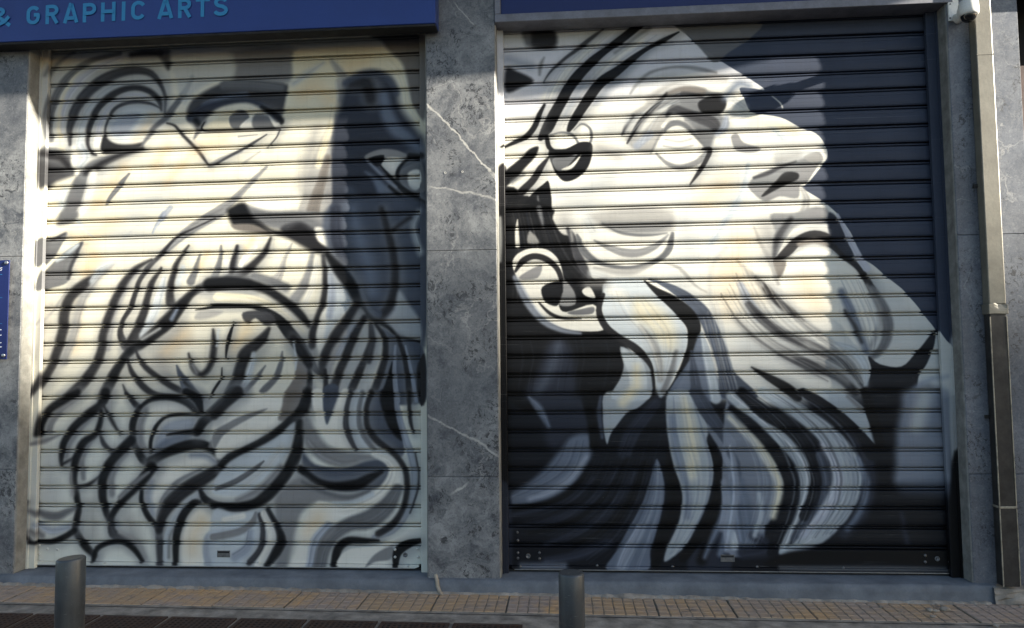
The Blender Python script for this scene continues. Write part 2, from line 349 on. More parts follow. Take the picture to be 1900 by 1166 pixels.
MURAL_RIGHT = """
R1 f wh 3 -40 -60 2900 -60 2900 2330 -40 2330
R1 f lw 50 -40 -80 1500 -80 1700 380 1400 330 900 430 400 520 -40 560
R4 f lg 50 700 250 860 330 1000 430 1140 560 1300 750 1380 850 1370 1180 900 1180 700 900
R5 f ng 30 -40 10 1400 30 1500 120 2000 40 2900 40 2900 1200 -40 1200
R1 f bgd 2 1090 -90 1120 -40 1235 95 1475 262 1558 310 1620 350 1690 405 1608 396 1532 394 1560 455 1608 546 1788 580 1908 640 2018 682 2078 762 2088 830 2058 880 1960 1000 1935 1030 2060 1110 2130 1170 2178 1226 2248 1336 2308 1466 2378 1516 2458 1586 2598 1706 2758 1906 2843 2016 2950 2060 2990 1000 2950 -90
R2 f g1 5 -330 -40 190 -30 150 70 80 120 0 172 -90 228 -216 95
R3 s g3 50 420 60 90 470 220 90 560 330 70
R1 s lg 60 420 1080 120 560 1130 120
R4 s g3 50 250 120 110 280 300 90
R1 s lg 50 1380 900 110 1420 1050 110
R3 s lg 60 1180 60 120 1220 260 120
R2 s lg 50 60 950 80 40 1100 80
R3 s lg 50 1130 450 100 1260 620 100
R4 s lg 50 120 850 120 320 900 120 520 980 100
R1 s lg 30 60 80 90 400 70 90 800 20 90
R1 f dk 14 165 20 345 20 362 130 220 135 180 80
R1 s g1 16 180 60 60 190 110 40
R1 s bg 22 60 210 50 200 250 50
R1 f dk 10 50 270 120 288 222 345 150 388 50 420
R1 s g2 8 290 200 8 268 250 24 262 310 12
R1 s wh 20 620 110 50 480 240 60 360 400 60 300 460 50
R1 s wh 22 900 90 60 760 200 60 640 300 50
R1 s bg 20 560 330 30 480 470 40 430 560 30
R1 s bg 20 980 130 40 840 250 50 720 370 50 620 480 40
R1 s bg 22 760 80 40 640 180 40 560 270 30
R1 h ll,bg,lg,g3 18 640 30 430 220 310 420 250 640 1130 60 840 260 630 480 510 640
R1 s d2 5 665 18 8 600 70 26 510 140 26 430 200 22 340 280 16 288 355 6
R1 s bk 4 905 -20 56 800 70 54 700 140 44 600 220 58 520 300 68 450 390 70 400 480 70 350 570 74 310 650 74 268 712 36
R1 s g2 10 960 10 20 860 80 20 740 170 16
R1 s bk 4 1146 38 6 1060 85 26 950 140 26 850 210 40 750 290 58 650 360 66 580 450 66 520 540 60 470 620 50 446 665 24
R1 s bk 4 292 500 18 262 560 30 230 640 36 180 700 34 100 740 26 20 780 8
R1 s g2 7 1382 296 14 1280 276 30 1190 262 22 1080 266 16 960 300 20 880 370 22 838 430 8
R1 s g3 16 1440 340 30 1300 330 40 1180 340 40 1050 400 40 960 470 40
R1 f g3 8 790 660 830 575 920 505 1030 445 1120 392 1250 380 1350 420 1420 432 1445 490 1405 560 1460 600 1450 650 1370 690 1335 790 1290 745 1220 670 1140 640 1070 660 1020 720 970 800 870 785 820 740
R1 f g1 12 1000 520 1090 425 1220 388 1340 420 1430 440 1440 500 1405 560 1455 615 1385 685 1340 780 1290 740 1240 650 1170 580 1090 560
R1 s d2 9 1080 450 20 1180 420 30 1290 440 30
R1 s lb 9 830 600 24 920 560 26
R1 s wh 5 1095 508 14 1000 560 34 940 625 30 890 690 20
R1 s wh 5 965 518 8 905 585 30 845 655 40 800 705 14
R1 s bg 8 960 690 50 880 760 50
R1 s dk 5 1070 430 20 990 515 30 905 600 26 855 680 22 818 745 10
R1 s d2 5 860 570 16 810 640 20 785 690 8
R1 s br 10 1080 430 20 1180 400 36 1300 415 40
R1 s wh 5 1150 600 60 1110 580 40 1050 640 34
R1 s d2 7 1070 570 16 1110 525 48 1180 545 50 1260 580 66 1350 610 80 1380 640 60
R1 f bk 6 1268 492 1330 450 1420 440 1447 490 1412 552 1300 552
R1 s g1 5 1060 660 24 1100 622 40 1165 630 50 1230 690 52 1290 750 44 1335 790 26
R1 s bg 9 1445 580 30 1435 640 46 1390 685 26
R1 f wh 5 1035 710 1080 655 1140 635 1200 662 1260 722 1312 792 1260 850 1180 890 1100 880 1040 830 1008 770
R1 s g3 5 1060 722 5 1150 735 10 1225 718 8
R1 s g3 5 1048 762 8 1140 776 12 1235 760 8
R1 s g2 5 1005 810 12 1070 870 24 1150 896 30 1250 870 36 1320 815 40
R1 s dk 4 1300 780 14 1345 785 30 1320 850 28 1272 930 26 1218 1005 8
R1 s g2 6 1045 655 8 1000 740 14 968 805 8
R1 s lg 34 560 1040 90 700 970 100
R1 s tn 40 1330 1080 90 1440 1000 90
R1 s lg 30 700 650 60 820 600 50
R1 f wh 5 310 700 400 675 500 690 540 640 590 690 580 760 440 790 340 800
R1 s bk 4 308 706 28 322 770 30 365 800 18
R1 s g1 4 330 692 6 400 676 12 470 690 16 506 740 14
R1 s g1 4 480 662 6 530 622 12 580 650 16 592 710 18 572 765 12
R1 f bk 4 322 792 430 780 520 738 592 748 592 830 560 910 490 970 420 986 370 940 340 880
R1 f g1 4 345 842 440 832 505 808 450 882 400 922 360 905
R1 f wh 4 400 912 462 880 525 818 482 892 440 916
R1 f bk 6 20 950 130 850 200 782 255 768 232 832 160 912 110 972 20 1030
R1 s dk 4 322 830 12 270 900 38 220 980 46 150 1050 50 40 1160 54
R1 f bk 6 5 1040 120 1040 90 1200 5 1200
R1 s g1 12 90 990 24 160 940 20
R1 f bk 4 140 1200 200 1080 280 1010 322 996 325 1200
R1 s g1 6 250 1080 8 260 1180 22
R1 f dk 6 -6 940 48 900 48 1200 -6 1200
R2 s b2 22 -20 460 30 60 370 40 130 380 30
R2 s lg 16 30 470 60 100 520 50
R2 f g2 5 20 702 60 682 100 740 205 772 180 800 90 802 40 772
R2 s lb 6 220 612 14 290 645 34 350 710 40
R2 s cr 20 160 600 60 300 620 50 430 680 40
R2 f g2 5 130 1012 180 950 300 900 420 862 560 800 602 842 565 900 505 990 460 1012 442 1092 330 1082 240 1112 170 1072
R2 f lg 8 310 792 560 800 430 860 320 890
R2 f bk 5 218 1072 300 990 360 930 440 934 442 972 380 1002 300 1042 230 1080
R2 s d2 6 165 965 18 250 937 26 330 897 22 430 860 10
R2 s wh 3 602 872 10 560 922 14 508 992 8
R2 f g3 4 480 832 560 802 600 850 540 872
R2 s lb 8 130 880 26 110 1000 36 80 1080 40 20 1190 56
R2 s g3 8 470 1030 24 500 1110 40 480 1180 50
R2 s wh 4 280 445 4 330 490 8 345 520 8
R3 f bk 6 40 -10 335 -10 345 60 400 150 470 180 480 300 560 400 600 440 690 440 650 560 630 640 660 720 720 790 800 850 850 920 780 900 790 1200 40 1200
R3 f nv 24 420 830 470 900 482 1000 470 1200 170 1200 260 1000 320 850
R3 s sl 24 380 860 40 340 1000 60 260 1150 60
R3 h d2,g1,nv 14 70 20 100 200 80 420 70 600 320 10 380 180 460 320 560 440
R3 s wh 4 122 64 6 118 130 24 122 228 30
R3 f g3 6 200 135 262 210 186 212
R3 s g1 7 258 -10 34 275 60 24 285 110 10
R3 f wh 4 88 340 120 282 200 246 300 250 360 290 392 340 412 420 418 500 385 600 430 650 600 600 655 690 664 765 500 770 380 742 280 682 200 582 150 502 108 412
R3 s dk 4 108 392 16 150 330 38 220 296 40 300 312 38 370 370 34 402 450 30 408 520 20
R3 f g2 4 150 412 272 350 250 432 140 442
R3 f bk 4 278 492 380 452 412 500 382 602 330 604 288 570
R3 f g2 5 415 440 482 520 486 602 390 606 410 520
R3 f bk 4 500 500 560 420 640 460 690 440 640 580 545 592 508 560
R3 f wh 4 532 512 580 490 616 562 552 546
R3 s dk 4 258 590 10 330 660 22 420 690 16 525 690 8
R3 f g1 4 440 652 520 632 605 618 595 660 480 668
R3 s bg 8 105 430 30 150 520 50 200 610 50 290 710 44 400 765 30 520 785 20
R3 s d2 6 440 120 20 470 180 50 490 260 50 540 370 60 580 430 30
R3 s g3 8 460 130 12 470 200 14
R3 s lg 14 600 400 60 680 420 50
R3 s g1 4 500 160 16 540 250 58 620 320 48 750 362 30 870 366 30 1000 322 38 1080 250 48 1106 150 22
R3 s wh 5 560 200 60 640 290 50 760 330 40 900 325 36 1010 280 34 1070 215 14
R3 s g2 5 610 195 8 700 240 36 800 272 54 900 272 50 1000 230 36 1078 160 8
R3 f g3 20 560 40 720 0 900 -20 1080 0 1120 60 1100 140 960 160 800 150 680 110
R3 s g2 16 660 90 20 760 110 50 880 120 60 1010 115 60 1090 90 30
R3 s g1 5 660 85 6 760 140 18 870 160 20 980 160 14 1070 148 5
R3 s lg 18 560 60 60 600 140 60
R3 s g3 7 610 370 16 750 394 38 870 388 40 970 350 16
R3 s lb 10 1460 40 30 1375 180 40 1290 275 24
R3 s g3 6 1060 340 8 1150 372 24 1250 480 14 1322 522 6
R3 s lg 10 1445 240 26 1372 330 26 1346 430 26 1342 540 26 1372 660 32 1420 800 30
R3 s tn 50 1430 420 90 1460 620 60
R3 s lg 8 690 440 20 850 432 10 1000 430 8
R3 f lb 6 690 452 900 440 1000 520 1100 620 1170 700 1202 800 1192 900 1140 1000 1080 1130 1020 1190 980 1000 900 900 780 820 690 732 655 620 660 530
R3 f cr 30 860 580 960 580 1080 680 1130 800 1110 900 1040 860 960 760 870 700
R3 s wh 22 720 520 60 800 560 60
R3 s g3 9 900 740 20 980 840 40 1020 960 46 1030 1080 40
R3 s g2 9 1130 900 20 1100 1020 36 1050 1150 36
R3 s dk 4 665 540 26 638 640 38 680 740 44 760 810 44 870 880 50 940 960 50 968 1060 50 970 1200 54
R3 s sl 5 960 440 8 1080 490 46 1200 560 66 1300 660 88 1360 780 90 1410 900 90 1450 1050 90 1495 1200 90
R3 s wh 4 1000 468 10 1070 520 26 1130 560 10
R3 s bk 4 930 452 6 1000 512 38 1100 580 76 1190 660 96 1240 740 88 1232 850 58 1200 950 48 1150 1060 40 1085 1170 40
R3 f lb 5 775 870 880 920 950 990 972 1060 955 1200 720 1200 780 1060 795 980
R3 s cr 22 880 1000 40 880 1120 60
R3 f b2 6 1210 960 1282 780 1340 900 1380 1040 1440 1200 1080 1200
R3 s lb 7 1290 780 10 1320 900 48 1352 1050 60 1380 1200 66
R3 s sl 6 1225 900 16 1245 1050 56 1262 1200 70
R4 s lb 10 40 0 30 -10 60 30
R4 f g2 8 270 30 420 20 560 -20 640 10 640 90 500 92 420 112 360 190 330 260 292 312 278 250 300 140
R4 s d2 10 400 60 30 320 170 40 295 290 20
R4 s wh 4 620 110 20 520 120 34 430 150 44 370 210 30 312 300 10
R4 s dk 4 300 320 16 370 270 56 450 195 56 550 165 66 650 200 70 720 265 58 790 335 48 860 420 50 912 505 46
R4 s br 8 450 220 30 550 195 40 630 220 30
R4 f wh 5 380 312 460 262 560 246 650 272 760 335 830 402 890 520 920 610 940 720 890 870 800 850 680 700 400 600 340 480 350 380
R4 f br 6 288 322 372 330 332 432 300 402
R4 f nv 6 640 20 700 60 760 180 802 300 770 312 700 240 640 150
R4 s ll 4 695 30 14 770 180 38 830 295 40 880 370 50
R4 s g1 8 915 500 40 970 600 66 1010 700 70 1012 800 60 970 890 50 915 935 36
R4 s g3 12 880 480 20 960 620 20 960 760 30 910 860 30
R4 f ng 4 1312 770 1302 880 1260 980 1210 1060 1160 1200 860 1200 910 1040 890 930 960 980 1100 996 1200 900
R4 s dk 8 175 425 8 240 500 46 310 580 50 400 650 44 480 705 14
R4 s g3 10 60 320 14 150 420 34 210 480 30
R4 s g3 7 165 110 10 210 220 24 260 310 30 320 470 20
R4 s tn 40 90 200 90 60 400 60 180 560 50
R4 s tn 44 500 480 110 560 600 90
R4 s bg 14 80 470 40 140 600 70 200 680 60
R4 s d2 8 130 600 40 200 680 56 300 760 60 420 820 60 560 880 64 680 930 70 760 990 60 830 1080 36 862 1135 14
R4 s b2 12 720 520 40 780 650 56 830 780 50 885 900 40
R4 s d2 8 740 640 14 800 730 24 850 840 20
R4 s lb 8 680 850 20 800 900 56 870 1000 50 875 1110 26
R4 s g3 14 440 700 30 560 780 50 660 860 30
R4 s d2 8 330 915 24 450 960 56 560 1000 66 700 1060 56 810 1160 50
R4 s bk 6 150 1000 6 250 1060 40 370 1130 60 440 1190 60
R4 f sl 5 -40 930 60 1050 190 1190 -40 1190
R4 s bg 14 1180 1150 30 1250 1090 30 1380 1055 20
R5 f nv 24 230 20 560 30 570 240 470 260 360 370 300 300 280 150
R5 f b2 16 582 262 592 380 540 480 450 590 330 660 200 700 75 712 75 640 200 560 300 470 390 360 470 270
R5 s bg 14 560 400 30 470 530 50 340 620 50 200 670 30
R5 s b2 10 195 25 14 260 100 50 320 210 20
R5 s bk 10 560 40 60 600 200 60 610 330 60
R5 f lb 5 690 -10 965 -10 900 82 820 122 760 192 712 262 690 322 670 240 664 130
R5 s cr 20 850 -10 60 790 60 60
R5 s sl 6 650 20 20 640 130 30 660 280 20
R5 s nv 12 1000 60 60 850 250 90 800 380 80
R5 s bk 12 560 520 30 380 680 30 90 740 30
R5 s nv 9 760 480 30 600 680 40 350 800 34 90 850 20
R5 s nv 9 600 540 20 480 660 30 300 730 26 100 770 30
R5 s nv 9 860 500 30 740 700 40 560 850 40 300 960 30
R5 s bk 9 820 420 30 680 650 30 480 810 24 200 890 20
R5 s bk 9 930 450 40 850 650 50 720 830 50 480 960 40
R5 s nv 12 700 950 60 500 1030 60 300 1060 40
R5 s bg 18 150 1095 30 420 1095 30
R5 f b2 6 1008 415 1052 560 1052 680 1012 850 965 1000 945 1120 690 1120 740 1012 830 852 920 680 970 520
R5 s bg 16 900 850 40 820 1000 60 780 1100 60
R5 s bk 6 1082 360 30 1100 500 80 1122 620 90 1105 760 86 1045 900 76 1000 1080 56
R5 f lb 6 1085 -10 1250 -10 1272 80 1335 220 1322 300 1352 380 1366 500 1342 650 1290 780 1200 950 1130 1022 1055 1068 1070 980 1140 830 1166 700 1160 600 1110 450 1080 300 1064 130
R5 s cr 24 1180 40 40 1215 200 70 1232 360 76 1232 520 50
R5 s b2 16 1100 150 30 1130 380 30 1200 620 30 1200 780 40
R5 f bg 6 1330 230 1400 350 1450 470 1500 480 1500 300 1420 240 1340 170
R5 s sl 6 1255 -10 80 1330 120 90 1410 230 70 1475 330 66
R5 f nv 10 1400 560 1475 640 1475 1120 1200 1120 1300 880
R5 s b2 10 1460 520 30 1465 700 40 1440 900 40 1410 1020 40
R5 s bk 6 1338 320 8 1400 450 66 1420 560 80 1390 700 80 1320 850 76 1250 950 56 1170 1050 46
R5 s bk 14 1350 900 60 1290 1060 60
R6 f bg 6 -20 90 60 190 200 330 310 460 352 600 300 750 240 850 200 975 -20 975
R6 s b2 16 60 560 90 100 760 120 120 930 100
R6 s sl 8 20 380 50 60 480 40 50 620 40
R6 s nv 14 160 900 60 240 980 90 100 1010 80
R6 s lb 8 20 890 50 40 970 50
R6 s cr 14 10 150 30 150 280 50 240 400 60 305 520 46 325 620 46 285 780 36
R6 s lb 8 20 20 60 150 130 70 280 240 80 400 350 80 478 470 80 488 600 70 440 760 50 385 890 56 345 1000 44
R6 s ng 7 20 95 36 130 180 60 250 300 66 340 420 76 400 540 84 412 650 86 375 780 84 315 900 76 280 1010 60
R6 s sl 7 590 400 70 620 560 84 580 700 84 500 820 80 430 920 60
R6 s lb 8 225 -10 60 400 90 90 560 200 110 680 320 140 750 460 176 750 600 176 680 750 168 560 890 136 440 980 76 340 1015 30
R6 s ll 16 600 320 30 690 470 50 690 620 60 600 770 60 480 900 40
R6 s ng 7 85 -10 60 230 120 86 380 205 86 470 300 66 530 420 56 560 540 64 542 650 66 480 780 56
R6 f ng 18 880 -10 1120 -10 1080 120 1060 300 1070 500 1070 600 1420 620 1500 700 1500 1140 220 1140 240 1085 380 1012 600 965 760 885 850 740 885 600 940 420 930 250
R6 s nv 18 800 250 50 890 420 60 900 600 70 850 760 70 740 890 60
R6 s ng 6 475 -10 46 620 90 96 760 180 86 850 280 76 920 390 76
R6 f lb 4 560 -10 720 -10 850 80 882 150 942 325 850 232 720 112
R6 s g2 7 760 20 20 860 110 30
R6 s bk 8 870 -10 50 920 150 60 960 320 60
R6 f bg 22 1130 -20 1392 -20 1405 300 1405 470 1390 580 1080 580 1065 460 1070 250 1100 100
R6 s lg 26 1250 20 90 1200 200 90
R6 s sl 30 1120 600 60 1370 600 80
R6 s nv 12 1100 760 20 1140 950 30
R6 f lg 6 1388 -340 1480 -340 1480 400 1400 440
R6 f bk 8 1400 430 1480 420 1500 1140 1400 1140
R5 f bk 8 -10 -1000 68 -1000 74 600 -10 600
R5 f nv 8 -10 610 76 610 84 1140 -10 1140
R6 f bk 8 230 1092 400 1010 760 1000 1440 1000 1440 1090 900 1075 600 1085
R6 s g1 10 330 1105 20 700 1110 24 1100 1112 24 1380 1115 14
R3 s lg 10 14 60 20 16 200 26 12 330 20
R5 s bg 10 1475 330 20 1500 480 44 1510 640 44 1480 840 40 1450 1000 30
R5 s b2 12 1440 620 20 1420 780 36 1360 920 36 1310 1040 24
R6 s bg 10 -30 560 30 -10 700 40 -40 860 36
R6 s lb 10 200 640 24 210 760 30 170 900 30
R6 s b2 12 830 420 30 880 560 40 850 720 40 760 860 30
R4 s g3 22 60 700 40 200 830 50 400 920 50
R4 s g3 24 500 860 30 640 1000 40 760 1090 30
R1 s lg 34 900 380 60 1050 330 70 1250 310 60
R1 s g3 34 640 780 60 760 820 60
R3 s g3 34 560 470 40 680 470 40
R2 s g3 28 320 850 50 440 820 40
R6 h lb,sl,ng,bg,d2 20 0 10 150 130 300 300 380 450 420 600 380 780 300 980 470 10 630 100 770 220 850 350 890 520 850 700 700 880
R6 h lb,bg,b2 9 -10 120 90 260 160 420 180 600 150 780 90 980 30 110 180 280 280 440 320 600 280 780 200 980
R6 h b2,lb,bg 8 560 190 680 320 750 470 750 600 660 760 520 900 640 210 760 340 830 470 830 600 760 760 640 880
R4 h g3,lg,g2,wh 14 40 300 120 500 240 690 430 830 640 930 800 1090 400 600 520 720 640 800 760 880 850 980 885 1110
R4 h b2,lg,g2 8 700 420 760 560 820 700 860 830 900 930 860 450 920 590 960 700 965 800 930 900
R4 h g2,d2,lg 8 -60 560 60 740 220 880 420 1000 620 1100 60 400 160 600 320 760 520 880 740 1010
R3 h g3,lg,bg 9 1290 700 1330 850 1370 1000 1400 1160 1400 560 1440 760 1480 950 1540 1150
R3 h lg,g3,wh 9 700 500 740 640 850 760 950 900 1010 1050 960 560 1060 680 1130 800 1110 930 1060 1080
R3 h nv,sl,ng 10 100 830 120 950 100 1060 90 1160 700 830 720 930 700 1050 680 1160
R5 h nv,ng,sl,nv 26 610 430 500 600 340 710 90 760 1000 430 950 680 820 930 640 1110
R5 h ng,nv,bk 14 700 300 560 560 380 700 100 800 1060 200 1000 420 900 700 700 1000
R5 h bg,b2,lb 8 1010 430 985 640 880 860 740 1100 1040 520 1045 700 990 900 920 1110
R5 h lb,b2,wh,bg 10 1090 20 1100 250 1170 560 1170 780 1090 1010 1240 20 1320 300 1355 500 1300 760 1120 1030
R5 h b2,nv,bg 8 580 300 540 460 420 590 90 690 430 300 380 420 280 520 90 640
R1 h g3,lg,lb 8 790 650 880 550 1010 460 1150 400 960 780 1010 650 1060 560 1150 500
L2 s g3 26 800 330 50 760 430 60 745 560 50
L2 s g2 30 180 250 110 330 250 110
L6 s b2 26 440 780 70 430 950 70
L6 s bg 26 760 660 40 900 660 40
L5 s bg 26 160 500 70 170 640 80
L5 s bg 24 620 500 40 600 640 40
L5 s bg 24 420 420 40 400 520 40
L5 s b2 22 880 640 26 860 760 26
L5 s bg 26 660 760 50 680 900 50
L5 s bg 26 420 740 44 420 900 40
L6 s bg 22 300 420 40 200 530 40
L3 h g3,cr,lg,g2 12 440 380 310 560 260 800 140 1080 700 360 570 600 500 850 330 1150
L3 h g3,lb,g2 9 860 260 720 480 650 700 640 830 1040 230 940 400 880 560 760 760
L3 h g3,lg,tn 9 1060 230 1030 330 1010 450 1380 200 1360 300 1340 400
L4 h g3,lg,g2,wh 12 20 160 10 260 -10 380 640 260 640 420 560 560
L4 h lg,g2,sl,bg 14 900 600 790 780 720 950 690 1160 1090 740 1090 900 1060 1040 1010 1166
L4 h b2,sl,nv 8 790 -20 820 180 880 360 960 520 1060 -20 1090 200 1110 400 1060 580
L6 h g3,lb,lg,g2 10 630 10 650 180 750 330 960 385 970 10 960 200 1030 330 1160 420
L6 h g2,g3,sl,lg 10 545 540 410 700 420 900 400 1090 890 650 660 700 560 880 520 1090
L6 h lg,g2,lb 8 480 230 400 360 250 480 40 560 510 230 470 400 340 540 120 650
L6 h wh,g3,lg 8 420 30 330 160 180 300 60 400 200 40 120 130 50 200 0 270
L5 h lg,g3,lb 8 1080 400 960 450 860 560 800 700 1220 440 1060 500 930 600 860 740
L5 h g3,lg,g2 8 430 140 300 260 250 360 250 430 480 180 400 280 340 380 330 520
L5 h lg,g3 7 640 380 560 500 550 640 570 760 760 440 700 560 620 660 570 760
L1 h g2,lg,bg 9 560 160 330 260 220 430 190 640 820 290 600 300 380 460 320 660
"""
def mural_pixels(text, base, x0, x1, z0, z1, ppm, to_plane, halo=True):
    """Rasterise the strokes; returns (H, W, 3) sRGB 0..1, row 0 at the bottom."""
    import numpy as np
    W = int(round((x1 - x0)*ppm)); H = int(round((z1 - z0)*ppm))
    img = np.empty((H, W, 3), np.float32); img[:] = np.array(base, np.float32)/255
    def smooth(P, closed):
        n = len(P); out = []
        rng = range(n) if closed else range(n - 1)
        for i in rng:
            a = P[(i-1) % n] if closed or i > 0 else P[0]
            b = P[i]; c = P[(i+1) % n]
            d = P[(i+2) % n] if closed or i + 2 < n else P[n-1]
            for t in (0, .25, .5, .75):
                out.append(.5*((2*b) + (-a + c)*t + (2*a - 5*b + 4*c - d)*t*t + (-a + 3*b - 3*c + d)*t**3))
        if not closed: out.append(P[-1])
        return np.array(out)
    lines = []
    for line in text.strip().splitlines():        # every dark stroke gets a soft airbrushed halo underneath
        k = line.split()
        if k[0] not in ('R3', 'R5', 'R6') and k[1] == 's' and k[2] in ('bk', 'dk', 'd2'):
            q = [float(a) for a in k[4:]]
            for i in range(0, len(q), 3): q[i] += 12; q[i+1] += 8; q[i+2] = q[i+2]*1.8 + 14
            lines.append([k[0], 's', 'hl', '26'] + q)
        lines.append(k)
    rs = np.random.RandomState(5); queue = []
    for k in lines:
        k = list(k); ox, oy = TL[k[0]]
        if k[1] == 'h':                            # bundle of fine strands swept between two guide lines
            cols = k[2].split(','); n = int(k[3]); v = np.array([float(a) for a in k[4:]]).reshape(2, -1, 2)
            for i in range(n):
                t = (i + rs.uniform(.1, .9))/n; path = v[0]*(1-t) + v[1]*t; q = []
                r = rs.uniform(.6, 1.5)
                for j, p in enumerate(path): q += [p[0] + rs.uniform(-5, 5), p[1] + rs.uniform(-5, 5), r*(3 + 9*math.sin(math.pi*(j+.35)/(len(path)-.3)))]
                queue.append(([k[0], 's', cols[i % len(cols)], '4'] + q, rs.uniform(.18, .42) if k[0] in ('R5', 'R6') else rs.uniform(.20, .48), 1.0))
            continue
        queue.append((k, None, 1.0))
        if k[1] == 's' and k[2] not in ('hl', 'tn') and float(k[3]) < 20:   # dry-brush streaks inside broad strokes
            v = np.array([float(a) for a in k[4:]]).reshape(-1, 3); wmax = v[:, 2].max()
            if wmax >= 34:
                d = np.gradient(v[:, :2], axis=0); d /= np.linalg.norm(d, axis=1)[:, None] + 1e-6; nn = np.column_stack([-d[:, 1], d[:, 0]])
                for j in range(int(min(6, wmax/14))):
                    o = rs.uniform(-.46, .46); w2 = v.copy(); w2[:, :2] += nn*(v[:, 2:3]*o); w2[:, 2] = np.maximum(v[:, 2]*rs.uniform(.05, .13), 2)
                    if rs.rand() < .4 and len(w2) > 3: w2 = w2[rs.randint(0, 2):len(w2)-rs.randint(0, 2)]
                    queue.append(([k[0], 's', k[2], '5'] + list(w2.ravel()), rs.uniform(.2, .5), rs.choice([.75, .82, 1.2, 1.35])))
    for k, opx, gain in queue:
        ox, oy = TL[k[0]]; kind = k[1]; col = np.clip(np.array(PAL[k[2]], np.float32)/255*gain + (.03 if gain > 1 else 0), 0, .93)
        op = opx if opx is not None else {'hl': .52 if k[0] in ('L5', 'L6') else .5, 'tn': .50, 'bg': .8, 'lg': .75, 'lb': .85, 'g3': .85}.get(k[2], .96)
        soft = max(float(k[3])*(3 if k[2] == 'tn' else 1.6)/ZS/310*ppm, .6)
        v = np.array([float(a) for a in k[4:]])
        if kind == 's':
            v = v.reshape(-1, 3); wid = v[:, 2]/ZS/310*ppm/2
        else:
            v = v.reshape(-1, 2); wid = None
        P = np.array([to_plane(ox + a[0]/ZS, oy + a[1]/ZS) for a in v])
        P = (P - np.array([x0, z0]))*ppm
        if kind == 's':
            if k[0][0] == 'L' and k[2] in ('bk', 'dk'): wid = wid*.93; soft *= 1.5; op = min(op, .90)
            Q = smooth(np.column_stack([P, wid]), False); m = Q[:, 2].max() + soft*1.2
        else:
            Q = smooth(P, True); m = soft*1.2
        xa = int(max(0, Q[:, 0].min() - m)); xb = int(min(W, Q[:, 0].max() + m + 2))
        ya = int(max(0, Q[:, 1].min() - m)); yb = int(min(H, Q[:, 1].max() + m + 2))
        if xb <= xa or yb <= ya: continue
        gx, gy = np.meshgrid(np.arange(xa, xb, dtype=np.float32) + .5, np.arange(ya, yb, dtype=np.float32) + .5)
        if kind == 's':
            best = np.full(gx.shape, 1e9, np.float32)
            for a, b in zip(Q[:-1], Q[1:]):
                dx, dy = b[0]-a[0], b[1]-a[1]; L = dx*dx + dy*dy + 1e-9
                t = np.clip(((gx-a[0])*dx + (gy-a[1])*dy)/L, 0, 1)
                d = np.hypot(gx-a[0]-t*dx, gy-a[1]-t*dy) - np.maximum(a[2] + (b[2]-a[2])*t, .3)
                np.minimum(best, d, out=best)
        else:
            best = np.full(gx.shape, 1e9, np.float32); ins = np.zeros(gx.shape, bool)
            for a, b in zip(Q, np.roll(Q, -1, 0)):
                dx, dy = b[0]-a[0], b[1]-a[1]; L = dx*dx + dy*dy + 1e-9
                t = np.clip(((gx-a[0])*dx + (gy-a[1])*dy)/L, 0, 1)
                np.minimum(best, np.hypot(gx-a[0]-t*dx, gy-a[1]-t*dy), out=best)
                if abs(dy) > 1e-9:
                    c = ((a[1] > gy) != (b[1] > gy)) & (gx < dx*(gy-a[1])/dy + a[0])
                    ins ^= c
            best = np.where(ins, -best, best)
        al = np.clip(.5 - best/(2*soft), 0, 1); al = (al*al*(3-2*al))[..., None]*op
        img[ya:yb, xa:xb] = img[ya:yb, xa:xb]*(1-al) + col*al
    return img
